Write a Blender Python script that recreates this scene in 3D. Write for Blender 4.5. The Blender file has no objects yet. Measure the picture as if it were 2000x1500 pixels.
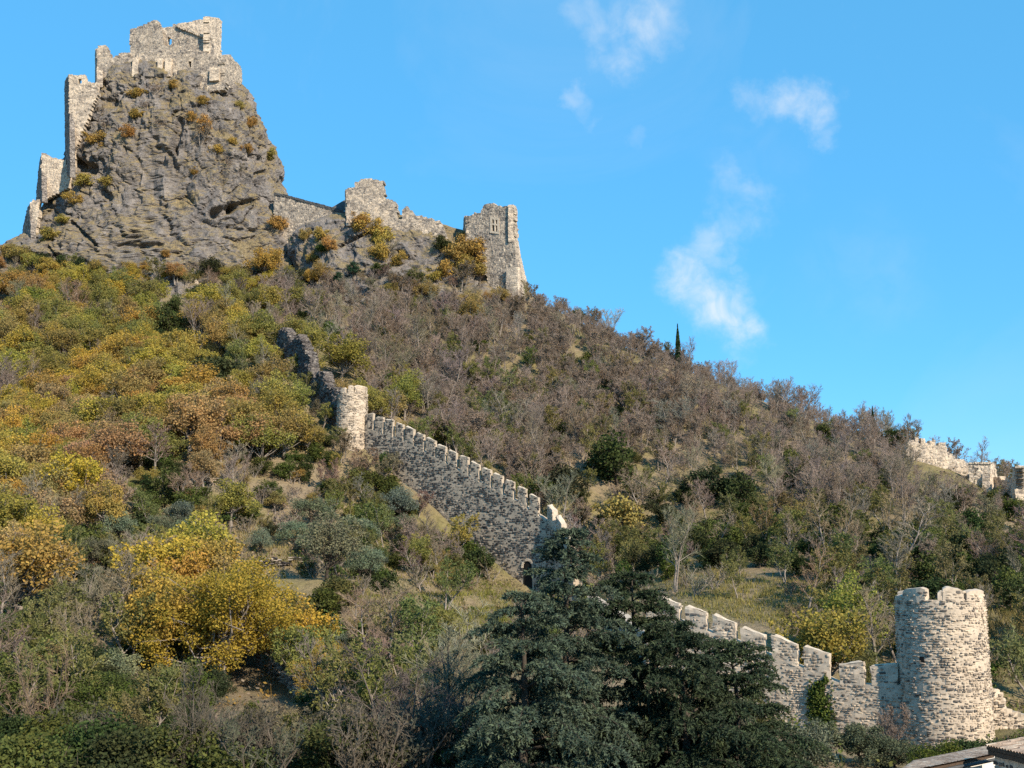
import bpy, math, random
import numpy as np
from mathutils import Vector, Matrix, noise as mnoise
from mathutils.bvhtree import BVHTree

# ------------------------------------------------------------------ camera, sky, sun, exposure
scene = bpy.context.scene
col = scene.collection
PITCH = math.radians(9.0)
FPX = 2414.0                      # focal length in pixels of the 2000 px wide photograph
cam_data = bpy.data.cameras.new('camera')
cam_data.sensor_width = 36.0
cam_data.lens = 36.0 * FPX / 2000.0
cam_data.clip_start = 0.5
cam_data.clip_end = 6000.0
cam = bpy.data.objects.new('camera', cam_data)
cam.location = (0, 0, 0)
cam.rotation_euler = (math.radians(90) + PITCH, 0, 0)
col.objects.link(cam)
scene.camera = cam

SUN_AZ, SUN_EL = math.radians(37.0), math.radians(31.0)   # azimuth measured from behind the camera towards its right
SUN = Vector((math.sin(SUN_AZ) * math.cos(SUN_EL), -math.cos(SUN_AZ) * math.cos(SUN_EL), math.sin(SUN_EL)))
sun_data = bpy.data.lights.new('sun', 'SUN')
sun_data.energy = 5.0
sun_data.angle = math.radians(0.5)
sun_data.color = (1.0, 0.85, 0.66)
sun_ob = bpy.data.objects.new('sun', sun_data)
sun_ob.rotation_euler = SUN.to_track_quat('Z', 'Y').to_euler()
col.objects.link(sun_ob)

scene.view_settings.view_transform = 'Standard'
scene.view_settings.look = 'None'
scene.view_settings.exposure = 0.66
scene.view_settings.gamma = 1.0
scene.view_settings.use_curve_mapping = False
scene.cycles.use_denoising = False
scene.cycles.max_bounces = 5
scene.cycles.diffuse_bounces = 3
scene.cycles.glossy_bounces = 2
scene.cycles.transmission_bounces = 3
scene.cycles.transparent_max_bounces = 4
scene.cycles.caustics_reflective = False
scene.cycles.caustics_refractive = False

CP, SP = math.cos(PITCH), math.sin(PITCH)


def pdir(u, v):
    rx, ty = (u - 1000.0) / FPX, (750.0 - v) / FPX
    return Vector((rx, CP - ty * SP, SP + ty * CP))


def at(u, v, Y):
    d = pdir(u, v)
    return d * (Y / d.y)


def project(p):
    z = p[1] * CP + p[2] * SP
    if z < 0.1:
        return None
    return 1000 + FPX * p[0] / z, 750 - FPX * (-p[1] * SP + p[2] * CP) / z


# world: Nishita sky with thin wisps of cloud
world = bpy.data.worlds.new('World')
scene.world = world
world.use_nodes = True
wn, wl = world.node_tree.nodes, world.node_tree.links
wn.clear()
w_out = wn.new('ShaderNodeOutputWorld')
w_bg = wn.new('ShaderNodeBackground')
w_bg.inputs['Strength'].default_value = 0.15
sky = wn.new('ShaderNodeTexSky')
sky.sky_type = 'NISHITA'
sky.sun_disc = False
sky.sun_elevation = SUN_EL
sky.sun_rotation = math.atan2(SUN.x, SUN.y)
sky.altitude = 2500
sky.air_density = 1.1
sky.dust_density = 0.05
sky.ozone_density = 2.0
hs = wn.new('ShaderNodeHueSaturation')
hs.inputs['Hue'].default_value = 0.49
hs.inputs['Saturation'].default_value = 1.22
hs.inputs['Value'].default_value = 1.12
tint = wn.new('ShaderNodeMixRGB')
tint.blend_type = 'MULTIPLY'
tint.inputs['Fac'].default_value = 1.0
tint.inputs['Color2'].default_value = (0.74, 0.86, 1.0, 1)
wl.new(sky.outputs[0], tint.inputs['Color1'])
wl.new(tint.outputs[0], hs.inputs['Color'])
tc = wn.new('ShaderNodeTexCoord')


def wmath(op, a, b=None, clamp=False):
    n = wn.new('ShaderNodeMath')
    n.operation = op
    n.use_clamp = clamp
    for i, x in enumerate((a, b)):
        if x is None:
            continue
        if isinstance(x, (int, float)):
            n.inputs[i].default_value = x
        else:
            wl.new(x, n.inputs[i])
    return n.outputs[0]


warp = wn.new('ShaderNodeTexNoise')
warp.inputs['Scale'].default_value = 13.0
warp.inputs['Detail'].default_value = 7.0
warp.inputs['Roughness'].default_value = 0.62
wl.new(tc.outputs['Generated'], warp.inputs['Vector'])
wsub = wn.new('ShaderNodeVectorMath')
wsub.operation = 'SUBTRACT'
wsub.inputs[1].default_value = (0.5, 0.5, 0.5)
wl.new(warp.outputs['Color'], wsub.inputs[0])
wsc = wn.new('ShaderNodeVectorMath')
wsc.operation = 'SCALE'
wsc.inputs['Scale'].default_value = 0.105
wl.new(wsub.outputs[0], wsc.inputs[0])
wadd = wn.new('ShaderNodeVectorMath')
wadd.operation = 'ADD'
wl.new(tc.outputs['Generated'], wadd.inputs[0])
wl.new(wsc.outputs[0], wadd.inputs[1])
# wisps: (u, v, radius px, strength), strung together along the clouds of the photograph
WISPS = [(1130, 35, 70, .30), (1180, 70, 66, .38), (1230, 88, 62, .52), (1270, 48, 66, .40), (1290, 75, 50, .3),
         (1122, 190, 36, .26), (1140, 215, 34, .14), (1250, 256, 34, .16),
         (1480, 208, 40, .36), (1515, 188, 44, .48), (1552, 180, 44, .52), (1588, 194, 40, .46), (1612, 224, 30, .28),
         (1425, 370, 44, .22), (1460, 390, 48, .30), (1436, 438, 46, .30), (1400, 476, 52, .38),
         (1358, 510, 48, .62), (1364, 552, 50, .72), (1400, 580, 54, .74), (1438, 605, 56, .80), (1460, 640, 46, .72), (1470, 668, 30, .4),
         (1700, 545, 110, .07), (1480, 300, 90, .06)]
total = None
for (u, v, r, s) in WISPS:
    d = pdir(u, v).normalized()
    dn = wn.new('ShaderNodeVectorMath')
    dn.operation = 'DISTANCE'
    wl.new(wadd.outputs[0], dn.inputs[0])
    dn.inputs[1].default_value = d
    mr = wn.new('ShaderNodeMapRange')
    mr.interpolation_type = 'SMOOTHERSTEP'
    mr.inputs['From Min'].default_value = 0.0
    mr.inputs['From Max'].default_value = r * 1.6 / FPX
    mr.inputs['To Min'].default_value = s * .95
    mr.inputs['To Max'].default_value = 0.0
    wl.new(dn.outputs['Value'], mr.inputs['Value'])
    total = mr.outputs[0] if total is None else wmath('MAXIMUM', total, mr.outputs[0])
fine = wn.new('ShaderNodeTexNoise')
fine.inputs['Scale'].default_value = 30.0
fine.inputs['Detail'].default_value = 6.0
fine.inputs['Roughness'].default_value = 0.6
fine.inputs['Distortion'].default_value = 0.6
wl.new(tc.outputs['Generated'], fine.inputs['Vector'])
fr = wn.new('ShaderNodeMapRange')
fr.inputs['From Min'].default_value = 0.30
fr.inputs['From Max'].default_value = 0.66
fr.inputs['To Min'].default_value = 0.12
fr.inputs['To Max'].default_value = 1.12
wl.new(fine.outputs['Fac'], fr.inputs['Value'])
cl = wmath('MULTIPLY', total, fr.outputs[0])
# the same thin veil goes on all over the sky
veil = wn.new('ShaderNodeTexNoise')
veil.inputs['Scale'].default_value = 3.2
veil.inputs['Detail'].default_value = 8.0
veil.inputs['Roughness'].default_value = 0.6
veil.inputs['Distortion'].default_value = 0.8
wl.new(tc.outputs['Generated'], veil.inputs['Vector'])
vr = wn.new('ShaderNodeMapRange')
vr.inputs['From Min'].default_value = 0.55
vr.inputs['From Max'].default_value = 0.85
vr.inputs['To Max'].default_value = 0.14
wl.new(veil.outputs['Fac'], vr.inputs['Value'])
cl = wmath('MAXIMUM', cl, vr.outputs[0], True)
wmix = wn.new('ShaderNodeMixRGB')
wmix.inputs['Color2'].default_value = (3.9, 4.1, 4.25, 1)
wl.new(cl, wmix.inputs['Fac'])
flat_blue_mix = wn.new('ShaderNodeMixRGB')      # flat blue mixed in to even out the sky's gradient
flat_blue_mix.inputs['Fac'].default_value = 0.62
flat_blue_mix.inputs['Color2'].default_value = (0.66, 2.36, 4.05, 1)
wl.new(hs.outputs[0], flat_blue_mix.inputs['Color1'])
wl.new(flat_blue_mix.outputs[0], wmix.inputs['Color1'])
wl.new(wmix.outputs[0], w_bg.inputs['Color'])
wl.new(w_bg.outputs[0], w_out.inputs['Surface'])

rng = np.random.default_rng(11)
random.seed(5)


# ------------------------------------------------------------------ numpy noise
def _hash(ix, iy, iz, seed):
    h = (ix * 374761393 + iy * 668265263 + iz * 2147483647 + seed * 1274126177) & 0xFFFFFFFF
    h = ((h ^ (h >> 13)) * 1274126177) & 0xFFFFFFFF
    h = h ^ (h >> 16)
    return (h & 0xFFFFFF) / float(0xFFFFFF)


def vnoise(P, seed=0):
    P = np.asarray(P, float)
    I = np.floor(P).astype(np.int64)
    F = P - I
    F = F * F * F * (F * (F * 6 - 15) + 10)
    r = 0.0
    for dx in (0, 1):
        wx = F[:, 0] if dx else 1 - F[:, 0]
        for dy in (0, 1):
            wy = F[:, 1] if dy else 1 - F[:, 1]
            for dz in (0, 1):
                wz = F[:, 2] if dz else 1 - F[:, 2]
                r = r + wx * wy * wz * _hash(I[:, 0] + dx, I[:, 1] + dy, I[:, 2] + dz, seed)
    return r * 2 - 1


def fbm(P, octs=4, seed=0, gain=0.5, lac=2.03, ridged=False):
    P = np.asarray(P, float)
    a, s, t = 1.0, 0.0, 0.0
    for o in range(octs):
        n = vnoise(P, seed + o * 17)
        if ridged:
            n = 1 - 2 * np.abs(n)
        s = s + a * n
        t += a
        a *= gain
        P = P * lac + 13.7
    return s / t


def worley(P, seed=0):
    P = np.asarray(P, float)
    I = np.floor(P).astype(np.int64)
    f1 = np.full(len(P), 9.0)
    f2 = np.full(len(P), 9.0)
    idv = np.zeros(len(P))
    for dx in (-1, 0, 1):
        for dy in (-1, 0, 1):
            for dz in (-1, 0, 1):
                c = I + np.array((dx, dy, dz))
                q = np.stack([c[:, k] + _hash(c[:, 0], c[:, 1], c[:, 2], seed + 31 * k) for k in range(3)], 1)
                d = np.linalg.norm(P - q, axis=1)
                hid = _hash(c[:, 0], c[:, 1], c[:, 2], seed + 977)
                near = d < f1
                f2 = np.where(near, f1, np.minimum(f2, d))
                idv = np.where(near, hid, idv)
                f1 = np.minimum(f1, d)
    return f1, f2, idv


# ------------------------------------------------------------------ mesh and object helpers
def make_mesh(name, V, F, mats=(), midx=None, smooth=False):
    V = np.asarray(V, np.float32)
    F = np.asarray(F, np.int32)
    me = bpy.data.meshes.new(name)
    n, k = F.shape
    me.vertices.add(len(V))
    me.vertices.foreach_set('co', V.ravel())
    me.loops.add(n * k)
    me.loops.foreach_set('vertex_index', F.ravel())
    me.polygons.add(n)
    me.polygons.foreach_set('loop_start', np.arange(0, n * k, k, dtype=np.int32))
    if midx is not None:
        me.polygons.foreach_set('material_index', np.asarray(midx, np.int32))
    me.polygons.foreach_set('use_smooth', np.full(n, smooth, dtype=bool))
    for m in mats:
        me.materials.append(m)
    me.update(calc_edges=True)
    return me


def link(name, data, parent=None, loc=None):
    o = bpy.data.objects.new(name, data)
    col.objects.link(o)
    if parent is not None:
        o.parent = parent
    if loc is not None:
        o.location = loc
    return o


def tag(o, label=None, cat=None, group=None, kind=None):
    if label:
        o['label'] = label
    if cat:
        o['category'] = cat
    if group:
        o['group'] = group
    if kind:
        o['kind'] = kind
    return o


def thing(name, label, cat, loc=(0, 0, 0), group=None):
    return tag(link(name, None, None, loc), label, cat, group)


class MB:
    """collects quads (triangles as degenerate-free padded lists are avoided: quads only)"""

    def __init__(self):
        self.V, self.F, self.M, self.n = [], [], [], 0

    def add(self, V, F, m=0):
        V = np.asarray(V, float).reshape(-1, 3)
        F = np.asarray(F, int).reshape(-1, 4)
        self.V.append(V)
        self.F.append(F + self.n)
        self.M.append(np.full(len(F), m))
        self.n += len(V)
        return self

    def mesh(self, name, mats, smooth=False, origin=None):
        V = np.concatenate(self.V)
        if origin is not None:
            V = V - np.asarray(origin, float)
        return make_mesh(name, V, np.concatenate(self.F), mats, np.concatenate(self.M), smooth)

    def build(self, name, mats, parent=None, smooth=False, origin=None):
        if not isinstance(mats, (list, tuple)):
            mats = [mats]
        return link(name, self.mesh(name, mats, smooth, origin), parent)


def prisms(P0, P1, R0, R1, k=3):
    """many tapered prisms at once"""
    P0, P1 = np.asarray(P0, float), np.asarray(P1, float)
    R0, R1 = np.asarray(R0, float), np.asarray(R1, float)
    n = len(P0)
    D = P1 - P0
    D /= np.linalg.norm(D, axis=1, keepdims=True) + 1e-9
    ref = np.where(np.abs(D[:, 2:3]) > 0.9, np.array([[1.0, 0, 0]]), np.array([[0, 0, 1.0]]))
    A = np.cross(D, ref)
    A /= np.linalg.norm(A, axis=1, keepdims=True) + 1e-9
    B = np.cross(D, A)
    V = np.zeros((n, 2 * k, 3))
    for i in range(k):
        c, s = math.cos(2 * math.pi * i / k), math.sin(2 * math.pi * i / k)
        O = A * c + B * s
        V[:, i] = P0 + O * R0[:, None]
        V[:, k + i] = P1 + O * R1[:, None]
    base = (np.arange(n) * 2 * k)[:, None]
    F = []
    for i in range(k):
        j = (i + 1) % k
        F.append(np.concatenate([base + i, base + j, base + k + j, base + k + i], 1))
    return V.reshape(-1, 3), np.concatenate(F)


def leaf_quads(C, L, W, rg, up=0.4, dirs=None):
    n = len(C)
    if dirs is None:
        A = rg.normal(size=(n, 3))
    else:
        A = dirs + rg.normal(size=(n, 3)) * 0.35
    A /= np.linalg.norm(A, axis=1, keepdims=True) + 1e-9
    N = rg.normal(size=(n, 3))
    N[:, 2] += up * 2
    B = np.cross(A, N)
    B /= np.linalg.norm(B, axis=1, keepdims=True) + 1e-9
    L = np.broadcast_to(np.asarray(L, float), (n,))[:, None] * rg.uniform(.7, 1.3, (n, 1))
    W = np.broadcast_to(np.asarray(W, float), (n,))[:, None] * rg.uniform(.7, 1.3, (n, 1))
    V = np.stack([C - A * L * .5, C + B * W * .5, C + A * L * .5, C - B * W * .5], 1)
    F = np.arange(n * 4).reshape(-1, 4)
    return V.reshape(-1, 3), F


def rough_block(c, nx, ny, nz, jit=0.04, freq=1.6, seed=0):
    """c: 8 corners, order (x0y0z0, x1y0z0, x1y1z0, x0y1z0, then the same at z1)"""
    c = np.asarray(c, float)
    idx, V, F = {}, [], []

    def vert(i, j, k):
        key = (i, j, k)
        if key not in idx:
            a, b, d = i / nx, j / ny, k / nz
            p = ((c[0] * (1 - a) + c[1] * a) * (1 - b) + (c[3] * (1 - a) + c[2] * a) * b) * (1 - d) + \
                ((c[4] * (1 - a) + c[5] * a) * (1 - b) + (c[7] * (1 - a) + c[6] * a) * b) * d
            idx[key] = len(V)
            V.append(p)
        return idx[key]

    for i in range(nx):
        for j in range(ny):
            F.append([vert(i, j, 0), vert(i, j + 1, 0), vert(i + 1, j + 1, 0), vert(i + 1, j, 0)])
            F.append([vert(i, j, nz), vert(i + 1, j, nz), vert(i + 1, j + 1, nz), vert(i, j + 1, nz)])
    for i in range(nx):
        for k in range(nz):
            F.append([vert(i, 0, k), vert(i + 1, 0, k), vert(i + 1, 0, k + 1), vert(i, 0, k + 1)])
            F.append([vert(i, ny, k), vert(i, ny, k + 1), vert(i + 1, ny, k + 1), vert(i + 1, ny, k)])
    for j in range(ny):
        for k in range(nz):
            F.append([vert(0, j, k), vert(0, j, k + 1), vert(0, j + 1, k + 1), vert(0, j + 1, k)])
            F.append([vert(nx, j, k), vert(nx, j + 1, k), vert(nx, j + 1, k + 1), vert(nx, j, k + 1)])
    V = np.array(V)
    D = np.stack([fbm(V * freq, 3, seed + 5 * q) for q in range(3)], 1)
    return V + D * jit, np.array(F)


# ------------------------------------------------------------------ materials
def nodes_of(m):
    m.use_nodes = True
    nt = m.node_tree
    nt.nodes.clear()
    return nt.nodes, nt.links


def new(nt, t, **kw):
    n = nt.new(t)
    for k, v in kw.items():
        setattr(n, k, v)
    return n


def ramp(nt, stops, interp='LINEAR'):
    r = nt.new('ShaderNodeValToRGB')
    r.color_ramp.interpolation = interp
    el = r.color_ramp.elements
    while len(el) < len(stops):
        el.new(0.5)
    for e, (p, c) in zip(el, stops):
        e.position = p
        e.color = (*c, 1) if len(c) == 3 else c
    return r


def noise_node(nt, lk, vec, scale, detail=5, rough=0.55, dist=0.0):
    n = nt.new('ShaderNodeTexNoise')
    n.inputs['Scale'].default_value = scale
    n.inputs['Detail'].default_value = detail
    n.inputs['Roughness'].default_value = rough
    n.inputs['Distortion'].default_value = dist
    if vec is not None:
        lk.new(vec, n.inputs['Vector'])
    return n


def mixc(nt, lk, fac, a, b, mode='MIX'):
    m = nt.new('ShaderNodeMixRGB')
    m.blend_type = mode
    for sock, x in ((m.inputs['Fac'], fac), (m.inputs['Color1'], a), (m.inputs['Color2'], b)):
        if isinstance(x, (int, float)):
            sock.default_value = x
        elif isinstance(x, tuple):
            sock.default_value = (*x, 1) if len(x) == 3 else x
        else:
            lk.new(x, sock)
    return m.outputs[0]


def finish(nt, lk, color, rough=0.95, bump=None, strength=0.5, dist=0.05):
    p = nt.new('ShaderNodeBsdfPrincipled')
    p.inputs['Roughness'].default_value = rough
    p.inputs['Specular IOR Level'].default_value = 0.15
    if isinstance(color, tuple):
        p.inputs['Base Color'].default_value = (*color, 1)
    else:
        lk.new(color, p.inputs['Base Color'])
    if bump is not None:
        b = nt.new('ShaderNodeBump')
        b.inputs['Strength'].default_value = strength
        b.inputs['Distance'].default_value = dist
        lk.new(bump, b.inputs['Height'])
        lk.new(b.outputs[0], p.inputs['Normal'])
    o = nt.new('ShaderNodeOutputMaterial')
    lk.new(p.outputs[0], o.inputs['Surface'])


def leaf_material(name, transl=0.35, vary=0.45):
    """colour comes from the object's own colour, varied from leaf to leaf"""
    m = bpy.data.materials.new(name)
    nt, lk = nodes_of(m)
    oi = nt.new('ShaderNodeObjectInfo')
    ge = nt.new('ShaderNodeNewGeometry')
    r = ramp(nt, [(0, (1 - vary, 1 - vary * 1.05, 1 - vary)), (.5, (1, 1, 1)), (1, (1 + vary * .8, 1 + vary * .75, 1 + vary * .3))])
    lk.new(ge.outputs['Random Per Island'], r.inputs['Fac'])
    n = noise_node(nt, lk, ge.outputs['Position'], 0.9, 3)
    r2 = ramp(nt, [(.3, (.72, .80, .80)), (.7, (1.25, 1.15, 1.0))])
    lk.new(n.outputs['Fac'], r2.inputs['Fac'])
    c = mixc(nt, lk, 1.0, oi.outputs['Color'], r.outputs[0], 'MULTIPLY')
    c = mixc(nt, lk, 1.0, c, r2.outputs[0], 'MULTIPLY')
    d = nt.new('ShaderNodeBsdfDiffuse')
    t = nt.new('ShaderNodeBsdfTranslucent')
    lk.new(c, d.inputs['Color'])
    lk.new(c, t.inputs['Color'])
    ms = nt.new('ShaderNodeMixShader')
    ms.inputs['Fac'].default_value = transl
    lk.new(d.outputs[0], ms.inputs[1])
    lk.new(t.outputs[0], ms.inputs[2])
    o = nt.new('ShaderNodeOutputMaterial')
    lk.new(ms.outputs[0], o.inputs['Surface'])
    return m


def twig_material(name):
    m = bpy.data.materials.new(name)
    nt, lk = nodes_of(m)
    oi = nt.new('ShaderNodeObjectInfo')
    ge = nt.new('ShaderNodeNewGeometry')
    r = ramp(nt, [(0, (.6, .6, .6)), (1, (1.35, 1.3, 1.25))])
    lk.new(ge.outputs['Random Per Island'], r.inputs['Fac'])
    c = mixc(nt, lk, 1.0, oi.outputs['Color'], r.outputs[0], 'MULTIPLY')
    finish(nt, lk, c, 0.9)
    return m


def bark_material(name, a, b, scale=6):
    m = bpy.data.materials.new(name)
    nt, lk = nodes_of(m)
    ge = nt.new('ShaderNodeNewGeometry')
    n = noise_node(nt, lk, ge.outputs['Position'], scale, 6, 0.65)
    r = ramp(nt, [(.3, a), (.7, b)])
    lk.new(n.outputs['Fac'], r.inputs['Fac'])
    finish(nt, lk, r.outputs[0], 0.95, n.outputs['Fac'], 0.6, 0.03)
    return m


def masonry_material(name, pale, mid, dark, joint, size=3.2, darkness=0.45, plaster=0.35):
    """rubble walling: uneven stones of several colours in pale mortar with washed and weathered areas"""
    m = bpy.data.materials.new(name)
    nt, lk = nodes_of(m)
    ge = nt.new('ShaderNodeNewGeometry')
    mp = nt.new('ShaderNodeMapping')
    mp.inputs['Scale'].default_value = (1, 1, 1.55)
    wob = noise_node(nt, lk, ge.outputs['Position'], 1.7, 3)
    ad = nt.new('ShaderNodeVectorMath')
    ad.operation = 'MULTIPLY_ADD'
    lk.new(wob.outputs['Color'], ad.inputs[0])
    ad.inputs[1].default_value = (.25, .25, .25)
    lk.new(ge.outputs['Position'], ad.inputs[2])
    lk.new(ad.outputs[0], mp.inputs['Vector'])
    v = nt.new('ShaderNodeTexVoronoi')
    v.inputs['Scale'].default_value = size
    lk.new(mp.outputs[0], v.inputs['Vector'])
    v2 = nt.new('ShaderNodeTexVoronoi')
    v2.feature = 'DISTANCE_TO_EDGE'
    v2.inputs['Scale'].default_value = size
    lk.new(mp.outputs[0], v2.inputs['Vector'])
    sep = nt.new('ShaderNodeSeparateColor')
    lk.new(v.outputs['Color'], sep.inputs[0])
    rs = ramp(nt, [(0, dark), (darkness, dark), (darkness + .12, mid), (.86, mid), (.94, pale)])
    lk.new(sep.outputs[0], rs.inputs['Fac'])
    big = noise_node(nt, lk, ge.outputs['Position'], 0.45, 7, 0.68, 0.5)
    rb = ramp(nt, [(.40, (0, 0, 0)), (.62, (plaster, plaster, plaster)), (.75, (min(1, plaster * 1.8),) * 3)])
    lk.new(big.outputs['Fac'], rb.inputs['Fac'])
    c = mixc(nt, lk, rb.outputs[0], rs.outputs[0], pale)
    rj = ramp(nt, [(0.02, (1, 1, 1)), (0.075, (0, 0, 0))])
    lk.new(v2.outputs['Distance'], rj.inputs['Fac'])
    c = mixc(nt, lk, rj.outputs[0], c, joint)
    fine = noise_node(nt, lk, ge.outputs['Position'], 9, 5, 0.7)
    rf = ramp(nt, [(.25, (.72, .72, .73)), (.75, (1.18, 1.16, 1.13))])
    lk.new(fine.outputs['Fac'], rf.inputs['Fac'])
    c = mixc(nt, lk, 1.0, c, rf.outputs[0], 'MULTIPLY')
    stn = noise_node(nt, lk, ge.outputs['Position'], 0.8, 6, 0.7, 0.3)
    rn = ramp(nt, [(.38, (.58, .58, .60)), (.52, (1, 1, 1)), (.68, (1.18, 1.15, 1.10))])
    lk.new(stn.outputs['Fac'], rn.inputs['Fac'])
    c = mixc(nt, lk, 1.0, c, rn.outputs[0], 'MULTIPLY')
    hm = nt.new('ShaderNodeMath')
    hm.operation = 'MULTIPLY_ADD'
    lk.new(v2.outputs['Distance'], hm.inputs[0])
    hm.inputs[1].default_value = 1.4
    lk.new(fine.outputs['Fac'], hm.inputs[2])
    finish(nt, lk, c, 0.95, hm.outputs[0], 0.9, 0.12)
    return m


def stone_material(name, stops):
    """single stones: one colour per stone, mottled"""
    m = bpy.data.materials.new(name)
    nt, lk = nodes_of(m)
    ge = nt.new('ShaderNodeNewGeometry')
    oi = nt.new('ShaderNodeObjectInfo')
    # stones that are objects of their own share meshes: their own random number is added to that of the island
    ad = nt.new('ShaderNodeMath')
    ad.operation = 'ADD'
    lk.new(ge.outputs['Random Per Island'], ad.inputs[0])
    lk.new(oi.outputs['Random'], ad.inputs[1])
    fr_ = nt.new('ShaderNodeMath')
    fr_.operation = 'FRACT'
    lk.new(ad.outputs[0], fr_.inputs[0])
    r = ramp(nt, stops)
    lk.new(fr_.outputs[0], r.inputs['Fac'])
    fine = noise_node(nt, lk, ge.outputs['Position'], 7, 6, 0.7)
    rf = ramp(nt, [(.25, (.6, .6, .62)), (.75, (1.3, 1.27, 1.22))])
    lk.new(fine.outputs['Fac'], rf.inputs['Fac'])
    c = mixc(nt, lk, 1.0, r.outputs[0], rf.outputs[0], 'MULTIPLY')
    big = noise_node(nt, lk, ge.outputs['Position'], 0.55, 5, 0.6)
    rb = ramp(nt, [(.35, (.72, .73, .76)), (.65, (1.12, 1.10, 1.06))])
    lk.new(big.outputs['Fac'], rb.inputs['Fac'])
    c = mixc(nt, lk, 1.0, c, rb.outputs[0], 'MULTIPLY')
    mps = nt.new('ShaderNodeMapping')
    mps.inputs['Scale'].default_value = (1.6, 1.6, .22)
    lk.new(ge.outputs['Position'], mps.inputs['Vector'])
    run = noise_node(nt, lk, mps.outputs[0], 1.0, 6, 0.7, 0.3)
    rr_ = ramp(nt, [(.36, (.62, .61, .60)), (.52, (1, 1, 1))])
    lk.new(run.outputs['Fac'], rr_.inputs['Fac'])
    c = mixc(nt, lk, 1.0, c, rr_.outputs[0], 'MULTIPLY')
    finish(nt, lk, c, 0.95, fine.outputs['Fac'], 0.7, 0.04)
    return m


def plain_material(name, a, b, scale=2.0, rough=0.9, bump=0.3):
    m = bpy.data.materials.new(name)
    nt, lk = nodes_of(m)
    ge = nt.new('ShaderNodeNewGeometry')
    n = noise_node(nt, lk, ge.outputs['Position'], scale, 7, 0.65)
    r = ramp(nt, [(.3, a), (.7, b)])
    lk.new(n.outputs['Fac'], r.inputs['Fac'])
    finish(nt, lk, r.outputs[0], rough, n.outputs['Fac'], bump, 0.03)
    return m


M = {}
M['leaf'] = leaf_material('leaf_foliage', 0.38, 0.30)
M['evergreen'] = leaf_material('evergreen_foliage', 0.2, 0.36)
M['needle'] = leaf_material('cedar_needles', 0.12, 0.5)
M['twig'] = twig_material('bare_twigs')
M['bark'] = bark_material('grey_bark', (.12, .10, .085), (.32, .28, .24))
M['bark_mid'] = bark_material('brown_bark', (.055, .046, .038), (.16, .135, .11))
M['bark_dark'] = bark_material('dark_bark', (.03, .025, .02), (.09, .075, .06))
M['castle'] = masonry_material('castle_masonry', (.60, .51, .40), (.34, .30, .255), (.15, .14, .135), (.40, .35, .29), 2.2, .34, .55)
M['castle_pale_lit'] = masonry_material('castle_pale_lit_masonry', (.66, .56, .44), (.52, .44, .35), (.26, .23, .20), (.55, .47, .38), 2.0, .16, .8)  # paler copy of the masonry; on sunny faces the sunlight is put into its colour
M['basalt_shaded'] = masonry_material('shaded_basalt_walling', (.26, .235, .21), (.14, .125, .12), (.06, .055, .058), (.22, .20, .18), 3.0, .5, .15)  # basalt darkened for the wall in shade: the shade is put into its colour
M['shaded_side'] = masonry_material('shaded_side_walling', (.42, .38, .34), (.20, .18, .17), (.07, .065, .065), (.36, .33, .30), 3.0, .45, .25)  # darker walling for the towers' left sides, their shade put into the colour
M['mortar'] = plain_material('lime_mortar', (.36, .30, .235), (.56, .475, .375), 2.2)
M['mortar_grey'] = plain_material('grey_mortar', (.29, .24, .185), (.47, .395, .305), 2.2)
M['stone_light'] = stone_material('light_rubble_stone', [(0, (.13, .12, .11)), (.12, (.20, .18, .16)), (.24, (.36, .305, .245)), (.6, (.50, .42, .33)), (1, (.62, .53, .42))])
M['stone_basalt'] = stone_material('basalt_rubble_stone', [(0, (.055, .05, .05)), (.45, (.10, .09, .085)), (.68, (.19, .165, .145)), (.85, (.32, .275, .23)), (1, (.44, .38, .31))])
M['coping'] = plain_material('pale_coping', (.36, .305, .24), (.60, .515, .41), 3.0)
M['opening_shade'] = plain_material('opening_shade_dark', (.012, .011, .01), (.02, .018, .016))  # near-black colour standing in for the shade inside openings
M['slate'] = plain_material('slate_roof', (.045, .05, .055), (.10, .10, .10), 3)
M['stucco'] = plain_material('white_stucco', (.62, .59, .53), (.74, .71, .66), 1.5)
M['tile'] = stone_material('clay_tile', [(0, (.34, .24, .17)), (.4, (.44, .33, .25)), (.8, (.54, .44, .34)), (1, (.60, .51, .41))])
M['wood'] = plain_material('dark_wood', (.05, .035, .025), (.10, .07, .05), 8)


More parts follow.
